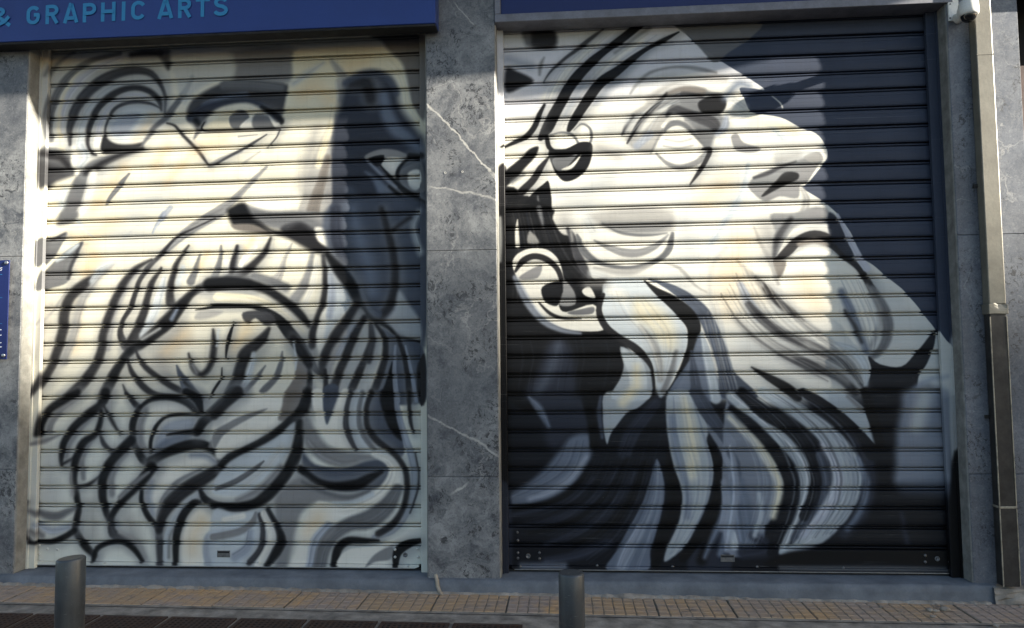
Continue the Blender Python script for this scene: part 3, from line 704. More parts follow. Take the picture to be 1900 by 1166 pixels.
# ---------------------------------------------------------------- helpers
def srgb(r, g, b): return tuple(((c/255)/12.92 if c/255 <= .04045 else ((c/255+.055)/1.055)**2.4) for c in (r, g, b))
class N:
    """tiny node-tree writer"""
    def __init__(s, name):
        s.m = bpy.data.materials.new(name); s.m.use_nodes = True; s.t = s.m.node_tree; s.b = s.t.nodes['Principled BSDF']
        s.co = s.t.nodes.new('ShaderNodeTexCoord')
    def n(s, kind, ins=None, **props):
        nd = s.t.nodes.new('ShaderNode' + kind)
        for k, v in props.items(): setattr(nd, k, v)
        for k, v in (ins or {}).items(): s.set(nd, k, v)
        return nd
    def set(s, nd, k, v):
        i = nd.inputs[k]
        if isinstance(v, bpy.types.NodeSocket): s.t.links.new(v, i)
        else: i.default_value = v
    def mapping(s, src, scale=(1,1,1), rot=(0,0,0), loc=(0,0,0)):
        return s.n('Mapping', {'Vector': src, 'Scale': scale, 'Rotation': rot, 'Location': loc}).outputs[0]
    def noise(s, src, scale, detail=4, rough=.55, dist=0.0):
        return s.n('TexNoise', {'Vector': src, 'Scale': scale, 'Detail': detail, 'Roughness': rough, 'Distortion': dist}).outputs[0]
    def ramp(s, fac, stops):
        r = s.n('ValToRGB', {'Fac': fac}); e = r.color_ramp.elements
        while len(e) < len(stops): e.new(.5)
        for el, (p, c) in zip(e, stops): el.position = p; el.color = (*c, 1) if len(c) == 3 else c
        return r.outputs[0]
    def val(s, fac, a, b):   # map fac range a..b to 0..1
        return s.n('MapRange', {'Value': fac, 'From Min': a, 'From Max': b}).outputs[0]
    def math(s, op, a, b=0.0, c=0.0):
        nd = s.n('Math', operation=op); s.set(nd, 0, a); s.set(nd, 1, b); s.set(nd, 2, c); return nd.outputs[0]
    def mix(s, fac, a, b, mode='MIX'):
        nd = s.n('Mix', data_type='RGBA', blend_type=mode)
        s.set(nd, 'Factor', fac)
        for k, v in ((6, a), (7, b)):
            if isinstance(v, bpy.types.NodeSocket): s.t.links.new(v, nd.inputs[k])
            else: nd.inputs[k].default_value = (*v, 1) if len(v) == 3 else v
        return nd.outputs[2]
    def bump(s, h, strength=.3, dist=.01):
        s.set(s.b, 'Normal', s.n('Bump', {'Height': h, 'Strength': strength, 'Distance': dist}).outputs[0])
    def done(s, col=None, rough=None, metal=None, spec=None):
        if col is not None: s.set(s.b, 'Base Color', (*col, 1) if isinstance(col, tuple) and len(col) == 3 else col)
        if rough is not None: s.set(s.b, 'Roughness', rough)
        if metal is not None: s.set(s.b, 'Metallic', metal)
        if spec is not None: s.set(s.b, 'Specular IOR Level', spec)
        return s.m
def plain(name, col, var=.25, scale=9.0, rough=.6, metal=0.0, bump=.15, col2=None, spec=.4, fine=90.0):
    k = N(name); o = k.co.outputs['Object']
    a = k.noise(o, scale, 6, .6); f = k.noise(o, fine, 3, .6)
    c2 = col2 or tuple(c*(1-var*1.4) for c in col); c1 = tuple(min(1, c*(1+var*.5)) for c in col)
    c = k.mix(k.val(a, .3, .72), c1, c2)
    c = k.mix(k.math('MULTIPLY', k.val(f, .45, .75), .35), c, tuple(x*.55 for x in col))
    k.bump(k.math('ADD', a, k.math('MULTIPLY', f, .4)), bump, .01)
    r = k.math('ADD', k.math('MULTIPLY', a, .25), rough - .12)
    return k.done(c, r, metal, spec)
def empty(name, loc):
    e = bpy.data.objects.new(name, None); COL.objects.link(e); e.location = loc; e.empty_display_size = .1; return e
def tag(o, label=None, cat=None, group=None, kind=None):
    for k, v in (('label', label), ('category', cat), ('group', group), ('kind', kind)):
        if v: o[k] = v
    return o
def pinv(o, parent):
    """keep world placement although the parent sits elsewhere (parents are never rotated)"""
    if parent is not None:
        o.parent = parent
        if parent.type == 'EMPTY': o.matrix_parent_inverse = Matrix.Translation(-parent.location)
    return o
def link(name, me, mat, parent=None, loc=None):
    o = bpy.data.objects.new(name, me); COL.objects.link(o)
    if mat is not None and not me.materials: me.materials.append(mat)
    pinv(o, parent)
    if loc is not None: o.location = loc
    return o
def mesh(name, V, F, smooth=False):
    me = bpy.data.meshes.new(name); me.from_pydata([tuple(float(c) for c in v) for v in V], [], F); me.validate(); me.update()
    if smooth:
        for p in me.polygons: p.use_smooth = True
    return me
def bm_done(bm, name, smooth=False):
    bmesh.ops.recalc_face_normals(bm, faces=bm.faces)
    me = bpy.data.meshes.new(name); bm.to_mesh(me); bm.free()
    if smooth:
        for p in me.polygons: p.use_smooth = True
    return me
def bx(bm, x0, x1, y0, y1, z0, z1, bev=0.0, seg=2):
    r = bmesh.ops.create_cube(bm, size=1.0)
    for v in r['verts']: v.co = Vector(((x0+x1)/2 + v.co.x*(x1-x0), (y0+y1)/2 + v.co.y*(y1-y0), (z0+z1)/2 + v.co.z*(z1-z0)))
    if bev > 0:
        es = list({e for v in r['verts'] for e in v.link_edges})
        bmesh.ops.bevel(bm, geom=es, offset=bev, segments=seg, profile=.5, affect='EDGES')
def box(name, x0, x1, y0, y1, z0, z1, mat, parent=None, bev=0.0, seg=2):
    bm = bmesh.new(); bx(bm, x0, x1, y0, y1, z0, z1, bev, seg)
    return link(name, bm_done(bm, name), mat, parent)
def lathe(bm, prof, n=20, axis='z', c=(0,0,0)):
    rings = []
    for r, h in prof:
        ring = []
        for i in range(n):
            a = 2*math.pi*i/n; p = (r*math.cos(a), r*math.sin(a), h)
            if axis == 'y': p = (p[0], h, p[1])
            if axis == 'x': p = (h, p[0], p[1])
            ring.append(bm.verts.new((p[0]+c[0], p[1]+c[1], p[2]+c[2])))
        rings.append(ring)
    for a, b in zip(rings[:-1], rings[1:]):
        for i in range(n): bm.faces.new((a[i], a[(i+1) % n], b[(i+1) % n], b[i]))
    bm.faces.new(rings[0][::-1]); bm.faces.new(rings[-1])
def tube(bm, pts, r, n=10):
    pts = [Vector(p) for p in pts]; rings = []
    for i, p in enumerate(pts):
        t = (pts[min(i+1, len(pts)-1)] - pts[max(i-1, 0)]).normalized(); q = t.to_track_quat('Z', 'X')
        rr = r[i] if isinstance(r, (list, tuple)) else r
        rings.append([bm.verts.new(p + q @ Vector((rr*math.cos(2*math.pi*j/n), rr*math.sin(2*math.pi*j/n), 0))) for j in range(n)])
    for a, b in zip(rings[:-1], rings[1:]):
        for i in range(n): bm.faces.new((a[i], a[(i+1) % n], b[(i+1) % n], b[i]))
    bm.faces.new(rings[0][::-1]); bm.faces.new(rings[-1])

# ---------------------------------------------------------------- materials
def marble(name, lines=(), base=((.066,.070,.081), (.290,.293,.290))):
    k = N(name); o = k.co.outputs['Object']
    warp = k.n('VectorMath', operation='ADD'); k.set(warp, 0, o)
    nz = k.n('TexNoise', {'Vector': o, 'Scale': 3.0, 'Detail': 5, 'Roughness': .6})
    sc = k.n('VectorMath', operation='SCALE'); k.set(sc, 0, nz.outputs['Color']); sc.inputs['Scale'].default_value = .35; k.set(warp, 1, sc.outputs[0])
    wv = warp.outputs[0]
    cloud = k.noise(wv, 6.5, 10, .74); big = k.noise(o, 1.3, 3, .5); fine = k.noise(o, 95, 5, .75)
    mott = k.noise(wv, 24, 8, .78)
    col = k.mix(k.val(cloud, .36, .64), base[0], base[1])
    col = k.mix(k.math('MULTIPLY', k.val(mott, .52, .70), .55), col, (.33,.34,.34))
    col = k.mix(k.math('MULTIPLY', k.val(big, .42, .66), .55), col, (.070,.074,.086))
    # thin branching veins
    vo = k.n('TexVoronoi', {'Vector': k.mapping(wv, (1.5, 1.5, 1.1), (0, .5, 0)), 'Scale': 1.7}, feature='DISTANCE_TO_EDGE').outputs['Distance']
    gate = k.val(k.noise(o, 2.2, 3), .50, .66)
    col = k.mix(k.math('MULTIPLY', k.math('MULTIPLY', k.val(vo, .012, .0), gate), .5), col, (.42,.41,.39))
    # pitted dark flecks in clusters
    fl = k.noise(k.mapping(wv, (1, 1, .7)), 42, 5, .75)
    col = k.mix(k.math('MULTIPLY', k.math('MULTIPLY', k.val(fl, .535, .575), k.val(k.noise(o, 4.1, 3), .50, .57)), .9), col, (.03,.03,.033))
    col = k.mix(k.math('MULTIPLY', k.val(fine, .57, .70), .35), col, (.40,.40,.39))
    col = k.mix(k.math('MULTIPLY', k.val(fine, .46, .34), .6), col, (.035,.037,.045))
    sep = k.n('SeparateXYZ', {'Vector': o}); wob = k.noise(o, 7.0, 5, .6); wob2 = k.noise(o, 30.0, 3, .6)
    for (a, b, wd, st) in lines:     # the individual white veins of this slab
        dx, dz = b[0]-a[0], b[1]-a[1]; L = math.hypot(dx, dz); nx, nz_ = -dz/L, dx/L
        d = k.math('ADD', k.math('MULTIPLY', k.math('SUBTRACT', sep.outputs[0], a[0]), nx), k.math('MULTIPLY', k.math('SUBTRACT', sep.outputs[2], a[1]), nz_))
        d = k.math('ADD', d, k.math('MULTIPLY', k.math('SUBTRACT', wob, .5), .07)); d = k.math('ADD', d, k.math('MULTIPLY', k.math('SUBTRACT', wob2, .5), .012))
        t = k.math('ADD', k.math('MULTIPLY', k.math('SUBTRACT', sep.outputs[0], a[0]), dx/L), k.math('MULTIPLY', k.math('SUBTRACT', sep.outputs[2], a[1]), dz/L))
        ends = k.math('MULTIPLY', k.val(t, -.03, .03), k.val(t, L+.03, L-.03))
        f = k.math('MULTIPLY', k.val(k.math('ABSOLUTE', d), wd, wd*.35), ends)
        col = k.mix(k.math('MULTIPLY', k.math('MULTIPLY', f, k.val(mott, .3, .5)), st), col, (.56,.54,.49))
    k.bump(k.math('ADD', k.math('MULTIPLY', cloud, .3), k.math('MULTIPLY', fl, .6)), .12, .006)
    return k.done(col, k.math('ADD', k.math('MULTIPLY', mott, .3), .30), 0.0, .45)
def shutter_mat(name, img):
    k = N(name); uv = k.co.outputs['UV']; o = k.co.outputs['Object']
    t = k.n('TexImage', {'Vector': uv}); t.image = img; t.interpolation = 'Cubic'; t.extension = 'EXTEND'
    # overspray mottling, dry brush streaks and street dirt
    mo = k.noise(o, 5.5, 5, .6); st = k.noise(k.mapping(o, (1.4, 1, 55)), 2.2, 4, .6); dr = k.noise(k.mapping(o, (46, 1, 1.8)), 1.0, 5, .65)
    gr = k.noise(o, 160, 2, .6)
    c = k.mix(k.math('MULTIPLY', k.val(mo, .35, .75), .20), t.outputs[0], (.55,.54,.50), 'MULTIPLY')
    c = k.mix(k.math('MULTIPLY', k.val(st, .50, .78), .16), c, (.62,.62,.62), 'MULTIPLY')
    c = k.mix(k.math('MULTIPLY', k.val(dr, .54, .76), .20), c, (.40,.37,.32), 'MULTIPLY')
    c = k.mix(k.math('MULTIPLY', k.val(gr, .62, .74), .22), c, (.30,.28,.26), 'MULTIPLY')
    wav = k.noise(k.mapping(o, (2.0, 1, 14)), 1.0, 3)
    chip = k.math('MULTIPLY', k.val(k.noise(k.mapping(o, (1, 1, 1.6)), 70, 4, .7), .695, .715), k.val(k.noise(o, 2.4, 3), .50, .62))
    c = k.mix(k.math('MULTIPLY', chip, .55), c, (.42,.42,.41))
    scr = k.math('MULTIPLY', k.val(k.noise(k.mapping(o, (.8, 1, 190)), 1.6, 3, .6), .66, .70), k.val(k.noise(o, 3.3, 2), .48, .60))
    c = k.mix(k.math('MULTIPLY', scr, .35), c, (.45,.45,.45))
    k.bump(k.math('ADD', wav, k.math('MULTIPLY', gr, .03)), .35, .006)
    return k.done(c, k.math('ADD', k.math('MULTIPLY', mo, .25), .42), 0.0, .22)
def paving_mat(name, ochre):
    k = N(name); o = k.co.outputs['Object']
    oi = k.n('ObjectInfo'); g = k.n('NewGeometry')
    p = g.outputs['Position']
    a = k.noise(p, 2.6, 4, .6); b = k.noise(p, 16, 6, .7); f = k.noise(p, 140, 3, .7)
    wear = k.math('ADD', k.math('MULTIPLY', a, .7), k.math('MULTIPLY', b, .35))
    c = k.mix(k.val(wear, .42, .58), ochre, (.36,.285,.235))
    c = k.mix(k.math('MULTIPLY', oi.outputs['Random'], .45), c, (.38,.27,.165))
    c = k.mix(k.math('MULTIPLY', k.val(b, .55, .72), .6), c, (.085,.080,.078))
    c = k.mix(k.math('MULTIPLY', k.val(f, .55, .72), .5), c, (.30,.26,.21))
    k.bump(k.math('ADD', b, f), .3, .004)
    return k.done(c, .8, 0.0, .3)
M = {}
M['paint_step'] = plain('painted_step', (.150,.165,.185), .30, 6, .62, bump=.35, col2=(.085,.095,.110))
M['concrete'] = plain('raw_concrete', (.33,.295,.25), .45, 11, .85, bump=.6)
M['joint'] = plain('joint_mortar', (.16,.15,.14), .4, 20, .9, bump=.4)
M['grout'] = plain('sandy_grout', (.33,.275,.205), .5, 14, .9, bump=.4)
M['slab'] = paving_mat('paving_ochre', (.50,.32,.165))
M['grate'] = plain('rusted_iron', (.060,.045,.040), .5, 25, .6, .55, .5, col2=(.10,.055,.035))
M['asphalt'] = plain('asphalt', (.055,.055,.057), .4, 18, .9, bump=.5)
M['kerb'] = plain('kerb_stone', (.26,.25,.23), .3, 9, .8, bump=.4)
def bollard_mat():
    k = N('bollard_paint'); o = k.co.outputs['Object']
    a = k.noise(o, 9, 5, .6); s_ = k.noise(k.mapping(o, (1, 1, 9)), 26, 4, .7); f = k.noise(o, 150, 3, .6); st = k.noise(k.mapping(o, (30, 30, 1.5)), 1.0, 4, .6)
    c = k.mix(k.val(a, .35, .7), (.072,.082,.090), (.045,.050,.055))
    c = k.mix(k.math('MULTIPLY', k.val(st, .5, .75), .5), c, (.11,.115,.115))
    c = k.mix(k.math('MULTIPLY', k.val(s_, .66, .70), .7), c, (.26,.26,.25))
    c = k.mix(k.math('MULTIPLY', k.val(f, .64, .72), .5), c, (.02,.02,.02))
    k.bump(k.math('ADD', s_, f), .12, .004)
    return k.done(c, k.math('ADD', k.math('MULTIPLY', a, .3), .24), .3, .5)
M['bollard'] = bollard_mat()
M['navy'] = plain('sign_navy', (.022,.052,.235), .10, 2.0, .36, bump=.02, fine=300)
M['navy2'] = plain('sign_navy_deep', (.008,.018,.110), .10, 2.0, .38, bump=.02, fine=300)
M['letter'] = plain('sign_cyan', (.030,.250,.520), .06, 3, .35, bump=.02, fine=300)
M['frame'] = plain('sign_frame_metal', (.20,.20,.225), .2, 12, .5, .3, .08)
M['dark'] = plain('dark_recess', (.020,.020,.021), .3, 10, .85)
M['jamb'] = plain('jamb_plaster', (.27,.265,.24), .30, 12, .8, bump=.5)
M['jamb_grey'] = plain('jamb_plaster_grey', (.24,.235,.22), .35, 14, .8, bump=.5)
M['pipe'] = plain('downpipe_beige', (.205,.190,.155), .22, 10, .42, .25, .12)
M['pipe_dark'] = plain('downpipe_shade_tone', (.046,.042,.040), .4, 12, .40, .3, .15)  # near-black tone carries the lower pipe's shade in its colour
M['edge'] = plain('worn_pipe_edge', (.42,.38,.30), .4, 30, .5, .4, .2)
M['white'] = plain('white_plastic', (.78,.77,.73), .06, 6, .38, bump=.03)
M['blackglass'] = plain('smoked_dome', (.012,.012,.013), .05, 5, .16, spec=.6, bump=0.0)
M['steel'] = plain('steel', (.45,.45,.46), .2, 30, .35, .9, .1)
M['lead'] = plain('dull_metal', (.20,.20,.20), .3, 30, .5, .6, .2)
M['rivet_light'] = plain('painted_rivet', (.62,.62,.58), .2, 40, .45, .1, .1)
M['cable'] = plain('cable_sheath', (.40,.35,.28), .3, 20, .6, bump=.2)
M['stucco'] = plain('stucco', (.42,.38,.31), .2, 3, .9, bump=.3)
M['glass'] = plain('window_glass', (.03,.035,.04), .1, 3, .12, spec=.6, bump=0.0)
M['rail'] = plain('rail_paint', (.08,.08,.085), .2, 10, .5, .4)
M['ink'] = plain('white_print', (.70,.74,.78), .05, 5, .5, bump=0.0)
M['hole'] = plain('plug_rim', (.60,.59,.56), .2, 40, .7)
v1 = at(786, 184, -.15); v2 = at(930, 338, -.15); v3 = at(792, 768, -.15); v4 = at(926, 846, -.15); v5 = at(885, 290, -.15); v6 = at(930, 345, -.15)
v7 = at(800, 345, -.15); v8 = at(930, 372, -.15); v9 = at(845, 5, -.15); v10 = at(880, 48, -.15); v11 = at(838, 912, -.15); v12 = at(866, 898, -.15)
P2 = lambda v: (float(v[0]), float(v[2]))
M['marble'] = marble('grey_marble', [(P2(v1), P2(v2), .007, .75), (P2(v3), P2(v4), .009, .5), (P2(v5), P2(v6), .005, .5), (P2(v7), P2(v8), .008, .45), (P2(v9), P2(v10), .006, .5), (P2(v11), P2(v12), .010, .7)])
M['marble_blue'] = marble('grey_marble_smooth', [], ((.085,.097,.125), (.175,.187,.212)))

# ---------------------------------------------------------------- setting: pavement, kerb, road
REC = .15                         # shutters stand this far behind the face of the building
def gz(x): return -.083 - .0075*x  # the street falls slightly to the right
def sheet(name, x0, x1, y0, y1, dz, mat, nx=1):
    return link(name, mesh(name, [(x, y, gz(x)+dz) for y in (y0, y1) for x in (x0, x1)], [(0, 1, 3, 2)]), mat)
YK = -2.05
pav = tag(sheet('pavement', -30, 80, YK, .5, -.010, M['joint']), kind='structure')
road = tag(sheet('road', -120, 160, -60, YK, -.14, M['asphalt']), kind='structure')
kb = bmesh.new(); bx(kb, -30, 80, YK-.15, YK, -.02, .02); 
for v in kb.verts: v.co.z = gz(v.co.x) + (-.006 if v.co.z > 0 else -.2)
kerb = tag(link('kerb', bm_done(kb, 'kerb'), M['kerb']), kind='structure')
TILT = math.atan(.0075)
SW, SD = .398, .294
def slab_mesh(nx, ny, w, d, gap, name):
    bm = bmesh.new(); cw, ch = w/nx, d/ny
    bx(bm, -w/2, w/2, -d/2, d/2, -.03, -.0035)
    for i in range(nx):
        for j in range(ny):
            x0 = -w/2 + i*cw + gap; x1 = -w/2 + (i+1)*cw - gap; y0 = -d/2 + j*ch + gap; y1 = -d/2 + (j+1)*ch - gap
            b = [bm.verts.new((x, y, -.0036)) for x, y in ((x0, y0), (x1, y0), (x1, y1), (x0, y1))]
            e = .0025; t = [bm.verts.new((x, y, 0)) for x, y in ((x0+e, y0+e), (x1-e, y0+e), (x1-e, y1-e), (x0+e, y1-e))]
            bm.faces.new(t)
            for q in range(4): bm.faces.new((b[q], b[(q+1) % 4], t[(q+1) % 4], t[q]))
    return bm_done(bm, name)
slab_me = slab_mesh(7, 5, SW, SD, .0028, 'paving_slab'); slab_me.materials.append(M['slab']); slab_me.materials.append(M['grout'])
for p_ in slab_me.polygons:
    if max(slab_me.vertices[i].co.z for i in p_.vertices) < -.003: p_.material_index = 1
xj = at(943, 1110, -.3)[0]
def put_slab(x, y, rz=0.0, dz=0.0):
    o = bpy.data.objects.new('paving_slab', slab_me); COL.objects.link(o); o.parent = pav
    o.location = (x, y, gz(x) + dz + random.uniform(-.002, .002)); o.rotation_euler = (random.uniform(-.004, .004), TILT + random.uniform(-.003, .003), rz + random.uniform(-.004, .004))
for i in range(-9, 9): put_slab(xj + .2015 + i*.403, -.182 - .149)
for r in range(4):
    for i in range(-8, 8): put_slab(xj + .2015 + i*.403 + .05, -.95 - .149 - r*.30)
cb = sheet('concrete_strip', -8, 8, -.505, -.479, -.004, M['concrete']); tag(cb, kind='structure')
cb2 = sheet('concrete_band', -8, 8, -.95, -.51, -.006, M['concrete']); tag(cb2, kind='structure')

# ---------------------------------------------------------------- the shop building
B = tag(empty('shop_building', (0, 0, 0)), 'shop front clad in dark grey veined marble with two shuttered bays', 'building')
XL, XA, XB, XR, XE = -3.348, -.808, -.389, 2.235, 2.626     # opening edges
def pilaster(x0, x1, zs, mat, core=M['joint'], back=.30):
    c = box('pilaster', x0+.012, x1-.012, -REC+.012, back, -.05, 4.4, core, B)
    for a, b in zip(zs[:-1], zs[1:]):
        box('marble_slab', x0, x1, -REC, back-.02, a+.0006, b-.0006, mat, c, .003, 1)
    return c
zj1, zj2 = at(850, 465, -REC)[2], at(850, 885, -REC)[2]
pilaster(-5.2, XL, [-.012, .62, 1.93, 3.25, 4.38], M['marble'])
pm = pilaster(XA, XB, [-.012, zj2, zj1, 4.38], M['marble'])
zr1 = at(1800, 880, -REC)[2]; zr2 = at(1800, 436, -REC)[2]
pr = pilaster(XR, XE, [-.012, zr1, zr2, 3.33, 4.38], M['marble_blue'])
# rawl plugs left in the middle pilaster
for (x, y) in ((826, 321), (858, 319)):
    p = at(x, y, -REC); bm = bmesh.new(); lathe(bm, [(.0065, 0), (.0065, -.002), (.004, -.002), (.0035, .0005)], 10, 'y', (p[0], -REC, p[2]))
    o = link('wall_plug', bm_done(bm, 'wall_plug'), M['hole'], pm)
# painted reveals of the openings
def reveal(x0, x1, z0, z1, mat, name='reveal'):
    return box(name, x0, x1, -REC+.004, -.02, z0, z1, mat, B, .004, 1)
reveal(XL-.010, XL+.006, -.004, 3.30, M['jamb'])
reveal(XA-.006, XA+.010, -.004, 3.25, M['jamb_grey'])
reveal(XB-.010, XB+.006, -.004, 3.28, M['jamb'])
reveal(XR-.006, XR+.010, -.004, 3.33, M['jamb_grey'])
# doorstep: a long painted kerb under both shutters, uneven along the bottom
bm = bmesh.new()
xs = np.linspace(-5.2, 2.34, 76); prof = []
for i, x in enumerate(xs):
    w1 = .004*math.sin(3.1*x) + random.uniform(-.002, .002); w2 = random.uniform(-.0025, .0025)
    prof.append([bm.verts.new(c) for c in ((x, .25, -.002), (x, -.168+w2, -.004+w2*.5), (x, -.180+w1*.5, -.014+w2), (x, -.184+w1, -.05), (x, -.186+w1, gz(x)+.004+abs(w2)*3), (x, -.196+w1*2+w2*2, gz(x)-.03))])
for a, b in zip(prof[:-1], prof[1:]):
    for i in range(5): bm.faces.new((a[i], a[i+1], b[i+1], b[i]))
link('doorstep', bm_done(bm, 'doorstep', True), M['paint_step'], B)
# crumbling mortar where the step meets the paving
bm = bmesh.new(); rows = []
for x in np.linspace(-5.0, 2.30, 240):
    a = .010 + .008*max(0, math.sin(2.7*x + 1.1)) + random.uniform(-.004, .006)
    if random.random() < .18: a *= .25
    hh = .006 + a*.45 + random.uniform(-.002, .003)
    rows.append([bm.verts.new((x, -.180, gz(x)+hh)), bm.verts.new((x, -.190 - a*.5, gz(x)+hh*.7)), bm.verts.new((x, -.196 - a*1.3, gz(x)-.004))])
for p_, q_ in zip(rows[:-1], rows[1:]):
    for i in range(2): bm.faces.new((p_[i], p_[i+1], q_[i+1], q_[i]))
link('mortar_fillet', bm_done(bm, 'mortar_fillet'), M['concrete'], B)
# rough concrete footing under the downpipe
bm = bmesh.new(); bmesh.ops.create_grid(bm, x_segments=26, y_segments=8, size=.5)
for v in bm.verts:
    x = 2.315 + (v.co.x+.5)*1.3; t = v.co.y + .5
    yy, zz = (-.19 - .02*t, gz(x)-.01 + t*.0) if t < .01 else ((-.205 + .015*t, gz(x) - .01 + t*.125))
    if t > .8: yy, zz = -.19 + (t-.8)*.9, gz(x) + .095 + (t-.8)*.02
    v.co = Vector((x, yy + random.uniform(-.007, .007), zz + random.uniform(-.006, .006)))
link('concrete_footing', bm_done(bm, 'concrete_footing'), M['concrete'], B)
# lintels, soffits and the wall above
box('lintel', XL-.02, XA+.02, -.10, .30, 3.31, 4.4, M['dark'], B)
box('lintel', XB-.02, XR+.02, -.10, .30, 3.335, 4.4, M['dark'], B)
box('upper_wall', -8, 14, -REC+.03, .6, 4.4, 9.5, M['stucco'], B)
box('inner_wall', -8, 14, .30, .42, -.3, 4.5, M['dark'], B)
# first-floor balcony (unseen), its outline shaped to shade the shop front
def plan(px, py, Y, zb):
    p = at(px, py, Y); k = (zb - p[2])/SUN.z; return (p[0] + SUN.x*k, p[1] + SUN.y*k)
ZB = 4.42
pl = [plan(300, 168, -REC, ZB), plan(860, 146, -REC, ZB), plan(1305, 146, 0, ZB), plan(1504, 93, 0, ZB), plan(1560, 60, 0, ZB)]
yb = pl[1][1]
poly = [(-6.5, -REC+.03), (-6.5, yb-.02), (pl[1][0], yb), (pl[2][0], pl[2][1]), (pl[3][0], pl[3][1]), (pl[4][0]+.1, -REC+.03)]
bm = bmesh.new(); lo = [bm.verts.new((x, y, ZB)) for x, y in poly]; hi = [bm.verts.new((x, y, ZB+.16)) for x, y in poly]
bm.faces.new(lo[::-1]); bm.faces.new(hi)
for i in range(len(poly)): j = (i+1) % len(poly); bm.faces.new((lo[i], lo[j], hi[j], hi[i]))
bal = link('balcony', bm_done(bm, 'balcony'), M['stucco'], B)
bm = bmesh.new()
for (a, b) in zip(poly[1:-1], poly[2:]):
    L = math.hypot(b[0]-a[0], b[1]-a[1]); n = max(1, int(L/.14))
    for i in range(n):
        x, y = a[0]+(b[0]-a[0])*i/n, a[1]+(b[1]-a[1])*i/n + .04; bx(bm, x-.008, x+.008, y-.008, y+.008, ZB+.16, ZB+1.1)
    tube(bm, [(a[0], a[1]+.04, ZB+1.1), (b[0], b[1]+.04, ZB+1.1)], .02, 8)
link('railing', bm_done(bm, 'railing'), M['rail'], bal)
# the neighbouring unit at the right edge of the picture: a dark set-back bay with an unseen board added above
nb = tag(empty('neighbour_shop', (3.2, 0, 0)), 'dark set-back neighbouring shop at the right edge beyond the downpipe', 'shop')
box('recess_wall', XE+.004, 6.0, .16, .28, -.2, 4.4, M['dark'], nb)
box('added_shade_board', XE+.06, 5.5, -REC-.10, -REC+.10, 3.36, 4.1, M['navy2'], nb)  # unseen board added to shade the top of the right pilaster
box('door_frame', XE+.05, XE+.10, -.02, .10, -.05, 2.95, plain('red_brown_frame', (.07,.035,.028), .3, 9, .6), nb)
# ---------------------------------------------------------------- roller shutters with their mural
PITCHZ, ZG = .112, 3.174
def to_plane(x, y):
    p = at(x, y, 0.0); return (p[0], p[2])
def make_image(name, text, base, x0, x1, z0, z1, ppm=340):
    px = mural_pixels(text, base, x0, x1, z0, z1, ppm, to_plane); H, W = px.shape[:2]
    rgba = np.ones((H, W, 4), np.float32); rgba[..., :3] = px
    im = bpy.data.images.new(name, W, H, alpha=False); im.pixels.foreach_set(rgba.ravel()); im.update(); im.pack(); return im
def uvmap(me, x0, x1, z0, z1):
    uv = me.uv_layers.new(name='UVMap')
    for lp in me.loops:
        c = me.vertices[lp.vertex_index].co; uv.data[lp.index].uv = ((c.x-x0)/(x1-x0), (c.z-z0)/(z1-z0))
